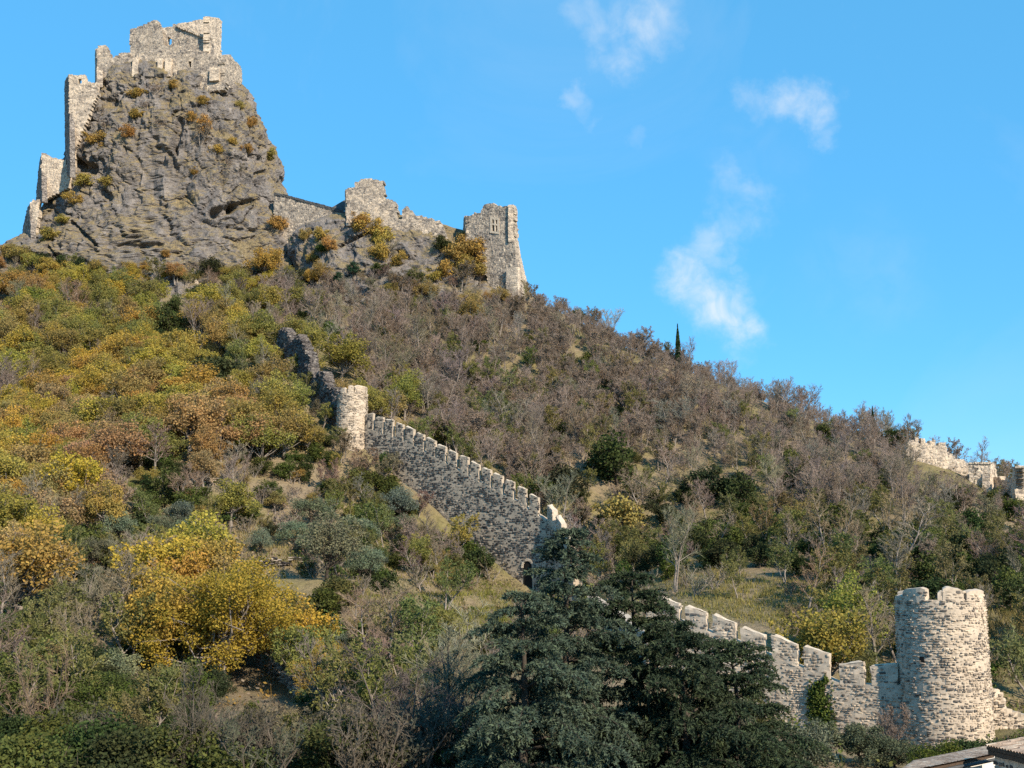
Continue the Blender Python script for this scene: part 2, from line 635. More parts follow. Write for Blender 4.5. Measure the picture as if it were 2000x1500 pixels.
def rock_material():
    m = bpy.data.materials.new('basalt_rock')
    nt, lk = nodes_of(m)
    ge = nt.new('ShaderNodeNewGeometry')
    pos = ge.outputs['Position']
    mpv = nt.new('ShaderNodeMapping')
    mpv.inputs['Scale'].default_value = (1.5, 1.5, .55)
    mpv.inputs['Rotation'].default_value = (0, .35, 0)
    lk.new(pos, mpv.inputs['Vector'])
    n1 = noise_node(nt, lk, mpv.outputs[0], 0.33, 9, 0.72, 0.4)
    r1 = ramp(nt, [(.27, (.085, .08, .085)), (.42, (.155, .146, .144)), (.56, (.225, .207, .196)), (.70, (.33, .295, .262)), (.8, (.42, .365, .31))])
    lk.new(n1.outputs['Fac'], r1.inputs['Fac'])
    # dry yellow grass and lichen in the ledges
    n2 = noise_node(nt, lk, pos, 0.16, 7, 0.66, 0.5)
    sx = nt.new('ShaderNodeSeparateXYZ')
    lk.new(ge.outputs['Normal'], sx.inputs[0])
    lg = nt.new('ShaderNodeMath')
    lg.operation = 'MULTIPLY_ADD'
    lk.new(sx.outputs[2], lg.inputs[0])
    lg.inputs[1].default_value = 0.16
    lk.new(n2.outputs['Fac'], lg.inputs[2])
    r2 = ramp(nt, [(.52, (0, 0, 0)), (.62, (.85, .85, .85))])
    lk.new(lg.outputs[0], r2.inputs['Fac'])
    n3 = noise_node(nt, lk, pos, 1.6, 5, 0.7)
    r3 = ramp(nt, [(.3, (.13, .11, .07)), (.55, (.24, .19, .10)), (.75, (.34, .25, .09))])
    lk.new(n3.outputs['Fac'], r3.inputs['Fac'])
    c = mixc(nt, lk, r2.outputs[0], r1.outputs[0], r3.outputs[0])
    n4 = noise_node(nt, lk, pos, 3.2, 6, 0.75)
    rf = ramp(nt, [(.25, (.55, .55, .57)), (.75, (1.3, 1.28, 1.24))])
    lk.new(n4.outputs['Fac'], rf.inputs['Fac'])
    c = mixc(nt, lk, 1.0, c, rf.outputs[0], 'MULTIPLY')
    finish(nt, lk, c, 0.95, n4.outputs['Fac'], 1.0, 0.35)
    return m


def ground_material():
    m = bpy.data.materials.new('hillside_ground')
    nt, lk = nodes_of(m)
    ge = nt.new('ShaderNodeNewGeometry')
    pos = ge.outputs['Position']
    n1 = noise_node(nt, lk, pos, 0.10, 7, 0.62, 0.6)
    r1 = ramp(nt, [(.3, (.15, .145, .06)), (.42, (.19, .165, .085)), (.55, (.215, .175, .115)), (.72, (.23, .185, .14))])
    lk.new(n1.outputs['Fac'], r1.inputs['Fac'])
    n2 = noise_node(nt, lk, pos, 2.1, 7, 0.72)
    r2 = ramp(nt, [(.25, (.5, .5, .48)), (.75, (1.4, 1.35, 1.25))])
    lk.new(n2.outputs['Fac'], r2.inputs['Fac'])
    c = mixc(nt, lk, 1.0, r1.outputs[0], r2.outputs[0], 'MULTIPLY')
    finish(nt, lk, c, 1.0, n2.outputs['Fac'], 0.9, 0.25)
    return m


M['rock'] = rock_material()
M['ground'] = ground_material()

# ------------------------------------------------------------------ ground
CTRL = [(1040, 590, 226), (1160, 655, 218), (1300, 716, 208), (1450, 772, 200), (1600, 832, 190), (1780, 895, 176), (1900, 942, 170),
        (2000, 990, 165), (2150, 1050, 158), (1300, 905, 170), (1500, 1000, 155), (1700, 1005, 150), (1900, 1065, 140), (1160, 1075, 150),
        (1300, 1100, 130), (1500, 1212, 102), (1700, 1212, 100), (1950, 1205, 98), (2100, 1255, 95),
        (700, 885, 157), (800, 968, 152), (850, 1020, 149), (900, 1070, 146.5), (950, 1112, 144), (1000, 1148, 141.5), (1040, 1168, 139), (1000, 1160, 134), (1070, 1188, 130), (1080, 1195, 118), (900, 1185, 122), (850, 1255, 100), (700, 1135, 112),
        (560, 1095, 122), (400, 1085, 118), (420, 950, 140), (250, 1092, 112), (100, 1065, 115), (500, 1005, 138), (100, 905, 150),
        (300, 855, 160), (100, 755, 185), (300, 705, 193), (480, 665, 200), (550, 705, 180), (620, 605, 220), (700, 590, 224),
        (800, 600, 222), (920, 610, 221), (850, 800, 180), (1000, 800, 185), (1000, 950, 155),
        (100, 545, 238), (300, 560, 232), (500, 568, 230), (0, 520, 240), (-150, 520, 240), (-150, 800, 180), (-150, 1100, 110),
        (430, 1345, 80), (200, 1430, 66), (0, 1410, 66), (700, 1410, 72), (1000, 1460, 64), (1300, 1440, 68), (1600, 1412, 77),
        (1700, 1428, 74), (1840, 1452, 72), (2000, 1440, 72), (2150, 1440, 75), (1250, 1290, 84)]
cp = [tuple(at(*c)) for c in CTRL]
for x in (-70, -25, 25, 70):
    cp += [(x, 46, -10.2), (x, 30, -9.2), (x, 15, -5.2), (x, 5, -2.0), (x, -25, -1.7), (x, -120, -2.0)]
cp += [(-71, 262, 62), (-71, 310, 48), (-71, 380, 15), (-20, 260, 55), (-20, 310, 40), (4, 262, 40), (4, 320, 22), (40, 250, 26), (40, 300, 10),
       (80, 220, 8), (80, 280, 0), (130, 190, -2), (130, 120, -6), (130, 60, -9), (-150, 260, 55), (-150, 180, 25), (-150, 110, 5), (-150, 50, -8),
       (-180, 330, 25), (0, 420, 0), (130, 330, -4), (-120, -60, -3), (130, -60, -3)]
cp = np.array(cp)
CXY, CZ = cp[:, :2], cp[:, 2]
KS = 6.0
_d = np.sqrt(((CXY[:, None] - CXY[None]) ** 2).sum(-1) + KS * KS)
_n = len(CXY)
_A = np.zeros((_n + 3, _n + 3))
_A[:_n, :_n] = -_d + np.eye(_n) * -0.04
_A[:_n, _n:] = np.c_[np.ones(_n), CXY]
_A[_n:, :_n] = _A[:_n, _n:].T
_W = np.linalg.solve(_A, np.r_[CZ, 0, 0, 0])


def ground_base(XY):
    XY = np.asarray(XY, float)
    out = np.zeros(len(XY))
    for s in range(0, len(XY), 20000):
        q = XY[s:s + 20000]
        d = np.sqrt(((q[:, None] - CXY[None]) ** 2).sum(-1) + KS * KS)
        out[s:s + 20000] = -d @ _W[:_n] + _W[_n] + q @ _W[_n + 1:]
    c = np.hypot(XY[:, 0], XY[:, 1] - 140)
    w = np.clip((c - 230) / 130, 0, 1)
    w = w * w * (3 - 2 * w)
    far = -6 + 5 * vnoise(np.c_[XY / 160.0, np.zeros(len(XY))], 3)
    return out * (1 - w) + far * w


def ground_z(XY):
    XY = np.asarray(XY, float)
    z = ground_base(XY)
    P = np.c_[XY, np.zeros(len(XY))]
    amp = np.clip((XY[:, 1] - 30) / 40, 0.1, 1)
    z = z + amp * (0.9 * fbm(P / 11.0, 4, 5) + 0.16 * fbm(P / 1.7, 2, 9))
    # old cultivation terraces cut low steps into the slope left of the rampart
    t = np.clip(1 - np.hypot((XY[:, 0] + 20) / 34, (XY[:, 1] - 122) / 20), 0, 1)
    st = np.floor(z / 1.6) * 1.6 + 1.6 * np.clip((z / 1.6 - np.floor(z / 1.6) - .75) * 4, 0, 1)
    return z + (st - z) * np.clip(t * 2.2, 0, .85)


gx = np.unique(np.r_[np.linspace(-2500, -150, 16), np.arange(-150, 150.1, 1.25), np.linspace(150, 2500, 16)])
gy = np.unique(np.r_[np.linspace(-1500, -20, 14), np.arange(-20, 50, 3.0), np.arange(50, 262, 1.25), np.linspace(262, 2800, 24)])
GX, GY = np.meshgrid(gx, gy)
gxy = np.c_[GX.ravel(), GY.ravel()]
gz = ground_z(gxy)
GV = np.c_[gxy, gz]
nxg, nyg = len(gx), len(gy)
ii = (np.arange(nyg - 1)[:, None] * nxg + np.arange(nxg - 1)[None]).ravel()
GF = np.stack([ii, ii + 1, ii + nxg + 1, ii + nxg], 1)
ground = link('ground', make_mesh('ground', GV, GF, [M['ground']], smooth=True))
tag(ground, 'dry grassy earth of the hillside below the castle', kind='structure')


# ------------------------------------------------------------------ the crags
def crag(name, levels, Y0, nth, nlev, power, seed, amp, notches=(), cap=True):
    lv = np.array(levels, float)          # v, u left, u right, half depth
    vs = np.linspace(lv[0, 0], lv[-1, 0], nlev)
    uL, uR, ry = (np.interp(vs, lv[:, 0], lv[:, k]) for k in (1, 2, 3))
    th = np.linspace(0, 2 * math.pi, nth, endpoint=False)
    V = np.zeros((nlev, nth, 3))
    for i, v in enumerate(vs):
        a, b = at(uL[i], v, Y0), at(uR[i], v, Y0)
        cx, rx, z = (a.x + b.x) / 2, (b.x - a.x) / 2, a.z
        c, s = np.cos(th), np.sin(th)
        e = 2.0 / power
        V[i, :, 0] = cx + rx * np.sign(c) * np.abs(c) ** e
        V[i, :, 1] = Y0 + ry[i] * np.sign(s) * np.abs(s) ** e
        V[i, :, 2] = z
    N = np.zeros_like(V)
    N[..., 0], N[..., 1] = np.cos(th)[None], np.sin(th)[None]
    P = V.reshape(-1, 3)
    Nn = N.reshape(-1, 3)
    big = fbm(P / 15.0, 3, seed) * 2.6
    rid = fbm(P * np.array((1 / 5.5, 1 / 5.5, 1 / 11.0)) + 0.35 * np.stack([fbm(P / 6, 2, seed + 3 + k) for k in range(3)], 1), 5, seed + 7, 0.55, ridged=True) * 1.7
    Q = P * np.array((1 / 4.2, 1 / 4.2, 1 / 5.5)) + 0.45 * np.stack([fbm(P / 4, 3, seed + 33 + k) for k in range(3)], 1)
    f1, f2, hid = worley(Q, seed + 50)
    blocks = (hid - .5) * 1.0 - .9 * np.clip(.16 - (f2 - f1), 0, 1) / .16 * .8
    Q2 = P * np.array((1 / 1.5, 1 / 1.5, 1 / 1.9)) + 0.4 * np.stack([fbm(P / 1.6, 2, seed + 43 + k) for k in range(3)], 1)
    g1, g2, hid2 = worley(Q2, seed + 61)
    small = (hid2 - .5) * .22 - .16 * np.clip(.18 - (g2 - g1), 0, 1) / .18
    fin = fbm(P / 1.3, 4, seed + 71, .6) * 0.75
    # slanting joints and ribs that run down the face
    St = np.stack([P[:, 0] / 3.4 + P[:, 2] / 9.0, P[:, 1] / 3.4, P[:, 2] / 20.0], 1) + .3 * np.stack([fbm(P / 5, 2, seed + 83 + k) for k in range(3)], 1)
    fin = fin + fbm(St, 5, seed + 80, .6) * 1.5
    D = (big + rid + blocks + small + fin) * amp
    edge = np.repeat(np.clip((vs - vs[0]) / 40.0, 0.25, 1), nth)      # calmer towards the top, where walls stand
    D *= edge
    P = P + Nn * D[:, None]
    P[:, 2] += fbm(P / 3.0, 3, seed + 90) * 0.7 * amp * edge
    # overhangs and dark clefts: hollows along short lines on the face
    if notches:
        zc = P[:, 1] * CP + P[:, 2] * SP
        U = 1000 + FPX * P[:, 0] / zc
        W = 750 - FPX * (-P[:, 1] * SP + P[:, 2] * CP) / zc
        front = Nn[:, 1] < 0
        for (u0, v0, u1, v1, w, dep) in notches:
            t = np.clip(((U - u0) * (u1 - u0) + (W - v0) * (v1 - v0)) / ((u1 - u0) ** 2 + (v1 - v0) ** 2), 0, 1)
            d = np.hypot(U - u0 - t * (u1 - u0), W - v0 - t * (v1 - v0))
            g = np.exp(-(d / w) ** 4) * dep * front
            P = P - Nn * g[:, None]
    F = []
    i = np.arange(nlev - 1)[:, None]
    j = np.arange(nth)[None]
    j2 = (j + 1) % nth
    F = np.stack([(i * nth + j).ravel(), (i * nth + j2 + 0 * i).ravel(), ((i + 1) * nth + j2).ravel(), ((i + 1) * nth + j).ravel()], 1)
    # close the top with rings that shrink to the middle
    top = P[:nth]
    ctr = top.mean(0)
    rings, base = [], len(P)
    for k, f in enumerate((0.8, 0.55, 0.25, 0.02)):
        r = ctr + (top - ctr) * f
        r[:, 2] += 0.3 * fbm(r / 2.0, 2, seed + 99)
        rings.append(r)
    Pt = np.concatenate([P] + rings)
    prev = np.arange(nth)
    for k in range(4):
        cur = base + k * nth + np.arange(nth)
        F = np.concatenate([F, np.stack([cur, np.roll(cur, -1), np.roll(prev, -1), prev], 1)])
        prev = cur
    F = F[:, ::-1]
    o = link(name, make_mesh(name, Pt, F, [M['rock']], smooth=False))
    return o, Pt, F


crag_levels = [(140, 206, 448, 7.0), (158, 200, 462, 8.0), (180, 192, 476, 9), (230, 180, 502, 10.5), (280, 168, 526, 12), (320, 158, 541, 13), (360, 138, 547, 14),
               (400, 112, 562, 14.5), (440, 92, 588, 15.5), (480, 60, 612, 17), (530, -20, 640, 20), (600, -90, 690, 24), (680, -150, 740, 28)]
CRAG_NOTCH = [(418, 416, 455, 405, 9, 3.0), (455, 404, 492, 393, 6, 2.2), (352, 236, 340, 285, 8, 2.0), (340, 285, 344, 300, 4, 1.4), (150, 322, 178, 330, 11, 2.4),
              (200, 375, 212, 385, 7, 1.8), (235, 480, 310, 478, 5, 1.5), (140, 435, 185, 478, 4, 1.3), (255, 450, 272, 480, 4, 1.3), (330, 300, 345, 330, 5, 1.0),
              (500, 340, 520, 335, 4, 1.4), (205, 200, 222, 200, 8, 1.4), (60, 500, 112, 500, 6, 1.6), (440, 445, 500, 452, 3, .8), (90, 480, 110, 510, 4, 1.2)]
crag_ob, crag_V, crag_F = crag('rock_crag', crag_levels, 252.0, 460, 300, 2.7, 4, 0.8, CRAG_NOTCH)
tag(crag_ob, 'tall grey basalt crag carrying the ruined keep', kind='structure')
out_levels = [(428, 630, 800, 4), (446, 590, 876, 6.5), (470, 575, 945, 8), (500, 570, 985, 9.5), (530, 586, 1004, 11), (560, 578, 1022, 13), (600, 560, 1050, 16), (660, 540, 1080, 20)]
OUT_NOTCH = [(660, 482, 700, 462, 3, 1.6), (700, 462, 730, 448, 3, 1.2), (775, 490, 785, 494, 4, 1.5), (960, 500, 938, 560, 4, 1.6), (720, 540, 745, 520, 3, 1.2), (765, 510, 770, 512, 4, 1.2)]
out_ob, out_V, out_F = crag('rock_outcrop', out_levels, 238.0, 380, 110, 2.6, 23, 0.62, OUT_NOTCH)
tag(out_ob, 'low craggy outcrop of grey rock under the curtain wall', kind='structure')


def bvh_of(*vf):
    Vs, Fs, n = [], [], 0
    for v, f in vf:
        Vs.append(np.asarray(v, float))
        Fs.append(np.asarray(f) + n)
        n += len(v)
    return BVHTree.FromPolygons(np.concatenate(Vs).tolist(), np.concatenate(Fs).tolist())


BVH = bvh_of((GV, GF), (crag_V, crag_F), (out_V, out_F))


def hit(u, v):
    d = pdir(u, v).normalized()
    p, n, i, t = BVH.ray_cast(Vector((0, 0, 0)) + d * 6, d)
    return (p, n) if p is not None else (None, None)


# ------------------------------------------------------------------ masonry
def on_line(u, v, A, B):
    """the point of the vertical plane through plan points A, B that lies behind pixel (u, v)"""
    d = pdir(u, v)
    ex, ey = B[0] - A[0], B[1] - A[1]
    # t*d.xy = A + s*e
    det = d.x * (-ey) - (-ex) * d.y
    t = (A[0] * (-ey) - (-ex) * A[1]) / det
    return d * t


def plan(u, Y, v):
    p = at(u, v, Y)
    return (p.x, p.y)


def inside(poly, S, Z):
    c = np.zeros(S.shape, bool)
    n = len(poly)
    for i in range(n):
        x0, z0 = poly[i]
        x1, z1 = poly[(i + 1) % n]
        cond = ((z0 > Z) != (z1 > Z)) & (S < (x1 - x0) * (Z - z0) / (z1 - z0 + 1e-12) + x0)
        c ^= cond
    return c


def cellwall(A, B, poly_px, th=1.1, cell=0.3, holes=(), jit=0.5, seed=0, rag=0.35, sz=None, bulge=0.06):
    """ragged masonry slab in the vertical plane A-B; outline and openings traced as pixels, or given as (s, z)"""
    A2, B2 = np.array(A, float), np.array(B, float)
    e = (B2 - A2) / np.linalg.norm(B2 - A2)
    nrm = np.array((e[1], -e[0]))            # towards the viewer when A is left of B

    def to_sz(px):
        r = []
        for (u, v) in px:
            p = on_line(u, v, A, B)
            r.append(((p.x - A2[0]) * e[0] + (p.y - A2[1]) * e[1], p.z))
        return r

    poly = sz if sz is not None else to_sz(poly_px)
    hl = [to_sz(h) for h in holes]
    pa = np.array(poly)
    s0, z0 = pa.min(0) - cell
    s1, z1 = pa.max(0) + cell
    ns, nz = int((s1 - s0) / cell) + 2, int((z1 - z0) / cell) + 2
    S, Z = np.meshgrid(s0 + (np.arange(ns) + .5) * cell, z0 + (np.arange(nz) + .5) * cell, indexing='ij')
    pts = np.stack([S.ravel(), Z.ravel(), np.full(S.size, seed * 3.3)], 1)
    Sj = S + (rag * fbm(pts * 1.1, 3, seed)).reshape(S.shape)
    Zj = Z + (rag * fbm(pts * 1.1, 3, seed + 9)).reshape(S.shape)
    mask = inside(poly, Sj, Zj)
    for h in hl:
        mask &= ~inside(h, S, Z)
    m = np.zeros((ns + 2, nz + 2), bool)
    m[1:-1, 1:-1] = mask
    I, J = np.nonzero(m)
    gs, gz_ = np.meshgrid(s0 + (np.arange(ns + 3) - 1) * cell, z0 + (np.arange(nz + 3) - 1) * cell, indexing='ij')
    q = np.stack([gs.ravel(), gz_.ravel(), np.full(gs.size, seed * 7.7)], 1)
    rg = np.random.default_rng(seed + 3)
    js = (rg.uniform(-.5, .5, gs.size) * cell * jit).reshape(gs.shape)
    jz = (rg.uniform(-.5, .5, gs.size) * cell * jit).reshape(gs.shape)
    dep = (fbm(q * .8, 3, seed + 21) * bulge * 2 + rg.uniform(-1, 1, gs.size) * bulge).reshape(gs.shape)
    SS, ZZ = gs + js, gz_ + jz
    nv = gs.size
    stride = gs.shape[1]

    def pos(depth):
        x = A2[0] + e[0] * SS + nrm[0] * depth
        y = A2[1] + e[1] * SS + nrm[1] * depth
        return np.stack([x.ravel(), y.ravel(), ZZ.ravel()], 1)

    V = np.concatenate([pos(dep), pos(-th + dep * .5)])
    a = I * stride + J
    b = (I + 1) * stride + J
    c = (I + 1) * stride + J + 1
    d = I * stride + J + 1
    F = [np.stack([a, b, c, d], 1), np.stack([d, c, b, a], 1) + nv]
    for (di, dj, p, r) in ((-1, 0, d, a), (1, 0, b, c), (0, -1, a, b), (0, 1, c, d)):
        k = ~m[I + di, J + dj]
        F.append(np.stack([r[k], p[k], p[k] + nv, r[k] + nv], 1))
    F = np.concatenate(F)
    used, inv = np.unique(F, return_inverse=True)
    return V[used], inv.reshape(F.shape)


def wall_part(name, parent, A, B, px, mat='castle', **kw):
    V, F = cellwall(A, B, px, **kw)
    o = link(name, make_mesh(name, V, F, [M[mat]]), parent)
    return o


SEED = [100]


def ns():
    SEED[0] += 7
    return SEED[0]


# --- the keep on the crag
keep = thing('castle_keep', 'ruined keep with broken walls crowning the top of the crag', 'ruin')
kF0, kF1, kB1, kB0 = plan(254, 249, 90), plan(411, 243.5, 90), plan(429, 250, 90), plan(262, 256, 90)
wall_part('front_wall', keep, kF0, kF1, [(254, 128), (254, 58), (280, 48), (303, 39), (311, 52), (317, 66), (320, 88), (334, 90), (338, 76), (337, 47), (352, 50), (411, 76), (411, 132), (340, 138)], seed=ns(), th=1.4, cell=.28)
wall_part('side_wall', keep, kF1, kB1, [(409, 33), (418, 35), (429, 37), (430, 122), (409, 128)], 'castle_pale_lit', seed=ns(), th=1.3, cell=.28, rag=.12)
wall_part('back_wall', keep, plan(296, 254, 70), kB1, [(296, 58), (311, 54), (336, 52), (346, 47), (408, 35), (428, 35), (428, 120), (296, 120)], 'castle_pale_lit',
          holes=[[(326, 74), (331, 71), (335, 76), (335, 86), (331, 89), (326, 84)]], seed=ns(), th=1.1, cell=.28, rag=.25)
wall_part('side_wall', keep, plan(262, 257, 90), kF0, [(256, 60), (262, 66), (262, 128), (254, 128)], seed=ns(), th=1.2, cell=.3)
wall_part('string_course', keep, plan(345, 245.2, 60), (kF1[0] - .2, kF1[1] - .35), [(345, 46), (352, 48), (411, 74), (411, 79), (345, 52)], 'castle_pale_lit', seed=ns(), th=.5, cell=.2, rag=.1)

curt = thing('castle_curtain_wall', 'crumbling curtain wall with pale buttresses around the foot of the keep', 'ruin')
cA, cB = plan(189, 246, 130), plan(440, 242, 130)
wall_part('front_wall', curt, cA, cB, [(189, 175), (189, 96), (194, 89), (199, 87), (207, 90), (214, 114), (220, 114), (225, 110), (237, 103), (251, 102), (256, 114), (285, 106), (318, 98), (345, 92), (385, 98), (410, 106), (427, 117), (440, 123), (440, 176), (360, 185), (250, 178)],
          seed=ns(), th=1.6, cell=.28, holes=[[(367, 120), (372, 119), (373, 131), (368, 130)]])
wall_part('end_wall', curt, cB, plan(473, 251, 130), [(440, 122), (443, 109), (450, 107), (454, 112), (458, 120), (466, 124), (473, 137), (473, 165), (440, 175)], seed=ns(), th=1.3, cell=.28)
wall_part('side_wall', curt, plan(186, 255, 130), cA, [(186, 98), (189, 97), (189, 168), (186, 166)], seed=ns(), th=1.2, cell=.3)


def box_on(A, B, u0, u1, v0, v1, out, mat, parent, name, jit=.08):
    """a block standing proud of the plane A-B"""
    e = np.array((B[0] - A[0], B[1] - A[1], 0.0))
    e /= np.linalg.norm(e)
    n = np.array((e[1], -e[0], 0.0))
    a, b = np.array(on_line(u0, v0, A, B)), np.array(on_line(u1, v0, A, B))
    z0, z1 = on_line(u0, v1, A, B).z, on_line(u0, v0, A, B).z
    c = []
    for z in (z0, z1):
        c += [a * (1, 1, 0) + n * out + (0, 0, z), b * (1, 1, 0) + n * out + (0, 0, z), b * (1, 1, 0) - n * .2 + (0, 0, z), a * (1, 1, 0) - n * .2 + (0, 0, z)]
    V, F = rough_block(c, max(1, int((u1 - u0) / 5)), 1, max(2, int((v1 - v0) / 5)), jit, 1.8, ns())
    return MB().add(V, F).build(name, M[mat], parent)


for (u0, u1, v0, v1) in ((262, 273, 115, 158), (311, 320, 116, 150), (325, 337, 117, 152), (412, 430, 136, 160)):
    box_on(cA, cB, u0, u1, v0, v1, .7, 'castle_pale_lit', curt, 'buttress')

# --- towers stepping down the left flank of the crag
tw = thing('flank_tower', 'tall narrow pale tower with a small top window clinging to the crag', 'tower')
tA, tB = plan(136, 240.0, 220), plan(192, 239.0, 220)
wall_part('front_wall', tw, tA, tB, [(134, 145), (148, 147), (165, 147), (168, 161), (191, 160), (191, 185), (180, 205), (170, 235), (162, 252), (150, 285), (145, 330), (138, 345), (136, 300)], 'castle_pale_lit',
          holes=[[(152, 155), (160, 154), (160, 164), (152, 164)]], seed=ns(), th=1.0, cell=.27, rag=.15)
wall_part('side_wall', tw, plan(126, 249, 220), tA, [(126, 160), (130, 152), (135, 145), (137, 345), (127, 335)], 'shaded_side', seed=ns(), th=1.0, cell=.3, rag=.15)
tw = thing('flank_tower', 'squat pale broken tower low on the shoulder of the crag', 'tower')
tA, tB = plan(81, 240, 340), plan(136, 239, 340)
wall_part('front_wall', tw, tA, tB, [(81, 300), (90, 302), (104, 309), (118, 311), (129, 312), (130, 335), (136, 345), (136, 365), (122, 374), (100, 382), (86, 392), (81, 395)], 'castle_pale_lit', seed=ns(), th=1.0, cell=.27, rag=.15)
wall_part('side_wall', tw, plan(72, 248, 340), tA, [(74, 335), (78, 312), (81, 300), (82, 395), (70, 392)], 'shaded_side', seed=ns(), th=1.0, cell=.3, rag=.15)
tw = thing('flank_wall', 'lowest sloping wall with shaded side and sunlit corner at the foot of the crag', 'wall')
tA, tB = plan(58, 238, 430), plan(76, 237.5, 430)
wall_part('front_wall', tw, tA, tB, [(59, 398), (64, 391), (75, 390), (76, 415), (70, 450), (66, 476), (58, 482)], 'castle_pale_lit', seed=ns(), th=1.0, cell=.27, rag=.15)
wall_part('side_wall', tw, plan(38, 247, 430), tA, [(38, 484), (46, 440), (54, 402), (59, 396), (60, 484)], 'shaded_side', seed=ns(), th=1.0, cell=.3, rag=.15)

# --- curtain along the outcrop
mid = thing('castle_ruin', 'broken stepped curtain wall with a high stub on the low outcrop', 'ruin')
mA, mB = plan(677, 231.5, 420), plan(873, 229, 430)
wall_part('front_wall', mid, mA, mB, [(677, 448), (676, 371), (690, 366), (691, 358), (704, 352), (717, 346), (730, 352), (748, 354), (751, 387), (762, 391), (773, 394), (776, 409), (773, 418), (777, 428), (785, 428), (787, 409), (794, 405), (806, 412), (811, 421), (829, 423), (846, 428), (862, 433), (869, 451), (873, 460), (873, 500), (840, 520), (800, 510), (740, 480)],
          seed=ns(), th=1.6, cell=.28)
wall_part('end_wall', mid, plan(674, 239, 400), mA, [(674, 372), (677, 371), (677, 440), (674, 440)], 'castle_pale_lit', seed=ns(), th=1.1, cell=.3)
low = thing('castle_curtain_wall', 'low sloping curtain wall with dark coping between crag and outcrop ruin', 'wall')
lA, lB = plan(535, 240, 410), plan(682, 234.5, 410)
wall_part('wall', low, lA, lB, [(535, 379), (560, 384), (600, 395), (650, 409), (682, 421), (682, 520), (535, 520)], seed=ns(), th=1.2, cell=.28, rag=.08)
wall_part('coping', low, (lA[0], lA[1] - .12), (lB[0], lB[1] - .12), [(535, 376), (560, 381), (600, 392), (650, 405), (682, 417), (682, 421), (560, 385), (535, 380)], 'slate', seed=ns(), th=1.5, cell=.14, rag=.04)
# slate roof behind it
rf = thing('slate_roof_building', 'small building with dark slate roof behind the sloping curtain wall', 'building')
a, b, c_ = at(636, 412, 238), at(690, 412, 238), at(690, 390, 243)
mb = MB()
mb.add([a, b, c_, at(672, 391, 243)], [[0, 1, 2, 3]])
mb.add([at(672, 391, 243), c_, at(690, 412, 249), at(650, 412, 249)], [[0, 1, 2, 3]])
mb.build('roof', M['slate'], rf)
V, F = rough_block([a + Vector((.3, .3, -6)), b + Vector((0, .3, -6)), b + Vector((0, 10, -6)), a + Vector((.6, 10, -6)), a + Vector((.3, .3, -.15)), b + Vector((0, .3, -.15)), b + Vector((0, 10, -.15)), a + Vector((.6, 10, -.15))], 6, 4, 4, .03)
MB().add(V, F).build('wall', M['castle'], rf)

# --- tower with the cross window
ct = thing('window_tower', 'tall ruined tower with cross window and battered pale corner above the slope', 'tower')
wA, wB = plan(910, 227.5, 450), plan(1003, 222.5, 450)
win = [(960.5, 427), (971.5, 429), (971.5, 453), (960.5, 452)]
wall_part('front_wall', ct, wA, wB, [(910, 423), (925, 418), (939, 416), (941, 409), (947, 398), (960, 398), (977, 404), (990, 402), (1003, 401), (1004, 470), (1007, 500), (1013, 530), (1019, 580), (993, 585), (960, 580), (950, 540), (935, 500), (911, 480)],
          holes=[win, [(953.5, 466), (955.5, 466), (955.5, 471), (953.5, 471)]], seed=ns(), th=1.3, cell=.25, rag=.3)
wall_part('side_wall', ct, wB, plan(1012, 229, 450), [(1003, 401), (1009, 405), (1012, 470), (1017, 500), (1026, 535), (1038, 585), (1018, 590), (1012, 530), (1006, 500), (1003, 470)], 'castle_pale_lit', seed=ns(), th=1.0, cell=.25, rag=.1)
wall_part('back_wall', ct, plan(914, 234, 450), plan(1008, 229.5, 450), [(914, 432), (1006, 416), (1008, 500), (914, 480)], seed=ns(), th=.9, cell=.35)
wall_part('side_wall', ct, plan(905, 234, 450), wA, [(905, 425), (910, 423), (910, 470), (905, 470)], seed=ns(), th=.9, cell=.35)
box_on(wA, wB, 993, 1016, 526, 582, .9, 'castle_pale_lit', ct, 'buttress', .12)
fr_ = wall_part('window_frame', ct, (wA[0], wA[1] - .12), (wB[0], wB[1] - .12), [(957, 423), (975, 426), (975, 457), (957, 455)], 'coping',
                holes=[[(961, 428), (965, 428.7), (965, 437), (961, 436)], [(967.5, 429), (971.5, 430), (971.5, 438), (967.5, 437)],
                       [(961, 439), (965, 439.8), (965, 452), (961, 451)], [(967.5, 440), (971.5, 441), (971.5, 452.5), (967.5, 452)]],
                seed=ns(), th=.6, cell=.085, rag=0.0, jit=.15, bulge=.015)

# --- lone wall stub at the crag's foot and the far rampart on the right
st = thing('ruined_pillar', 'thin pale stub of masonry at the foot of the crag among oaks', 'ruin')
wall_part('wall', st, plan(374, 228.5, 540), plan(386, 228, 540), [(374, 575), (375, 528), (380, 524), (384, 530), (386, 575)], 'castle_pale_lit', seed=ns(), th=.9, cell=.22)

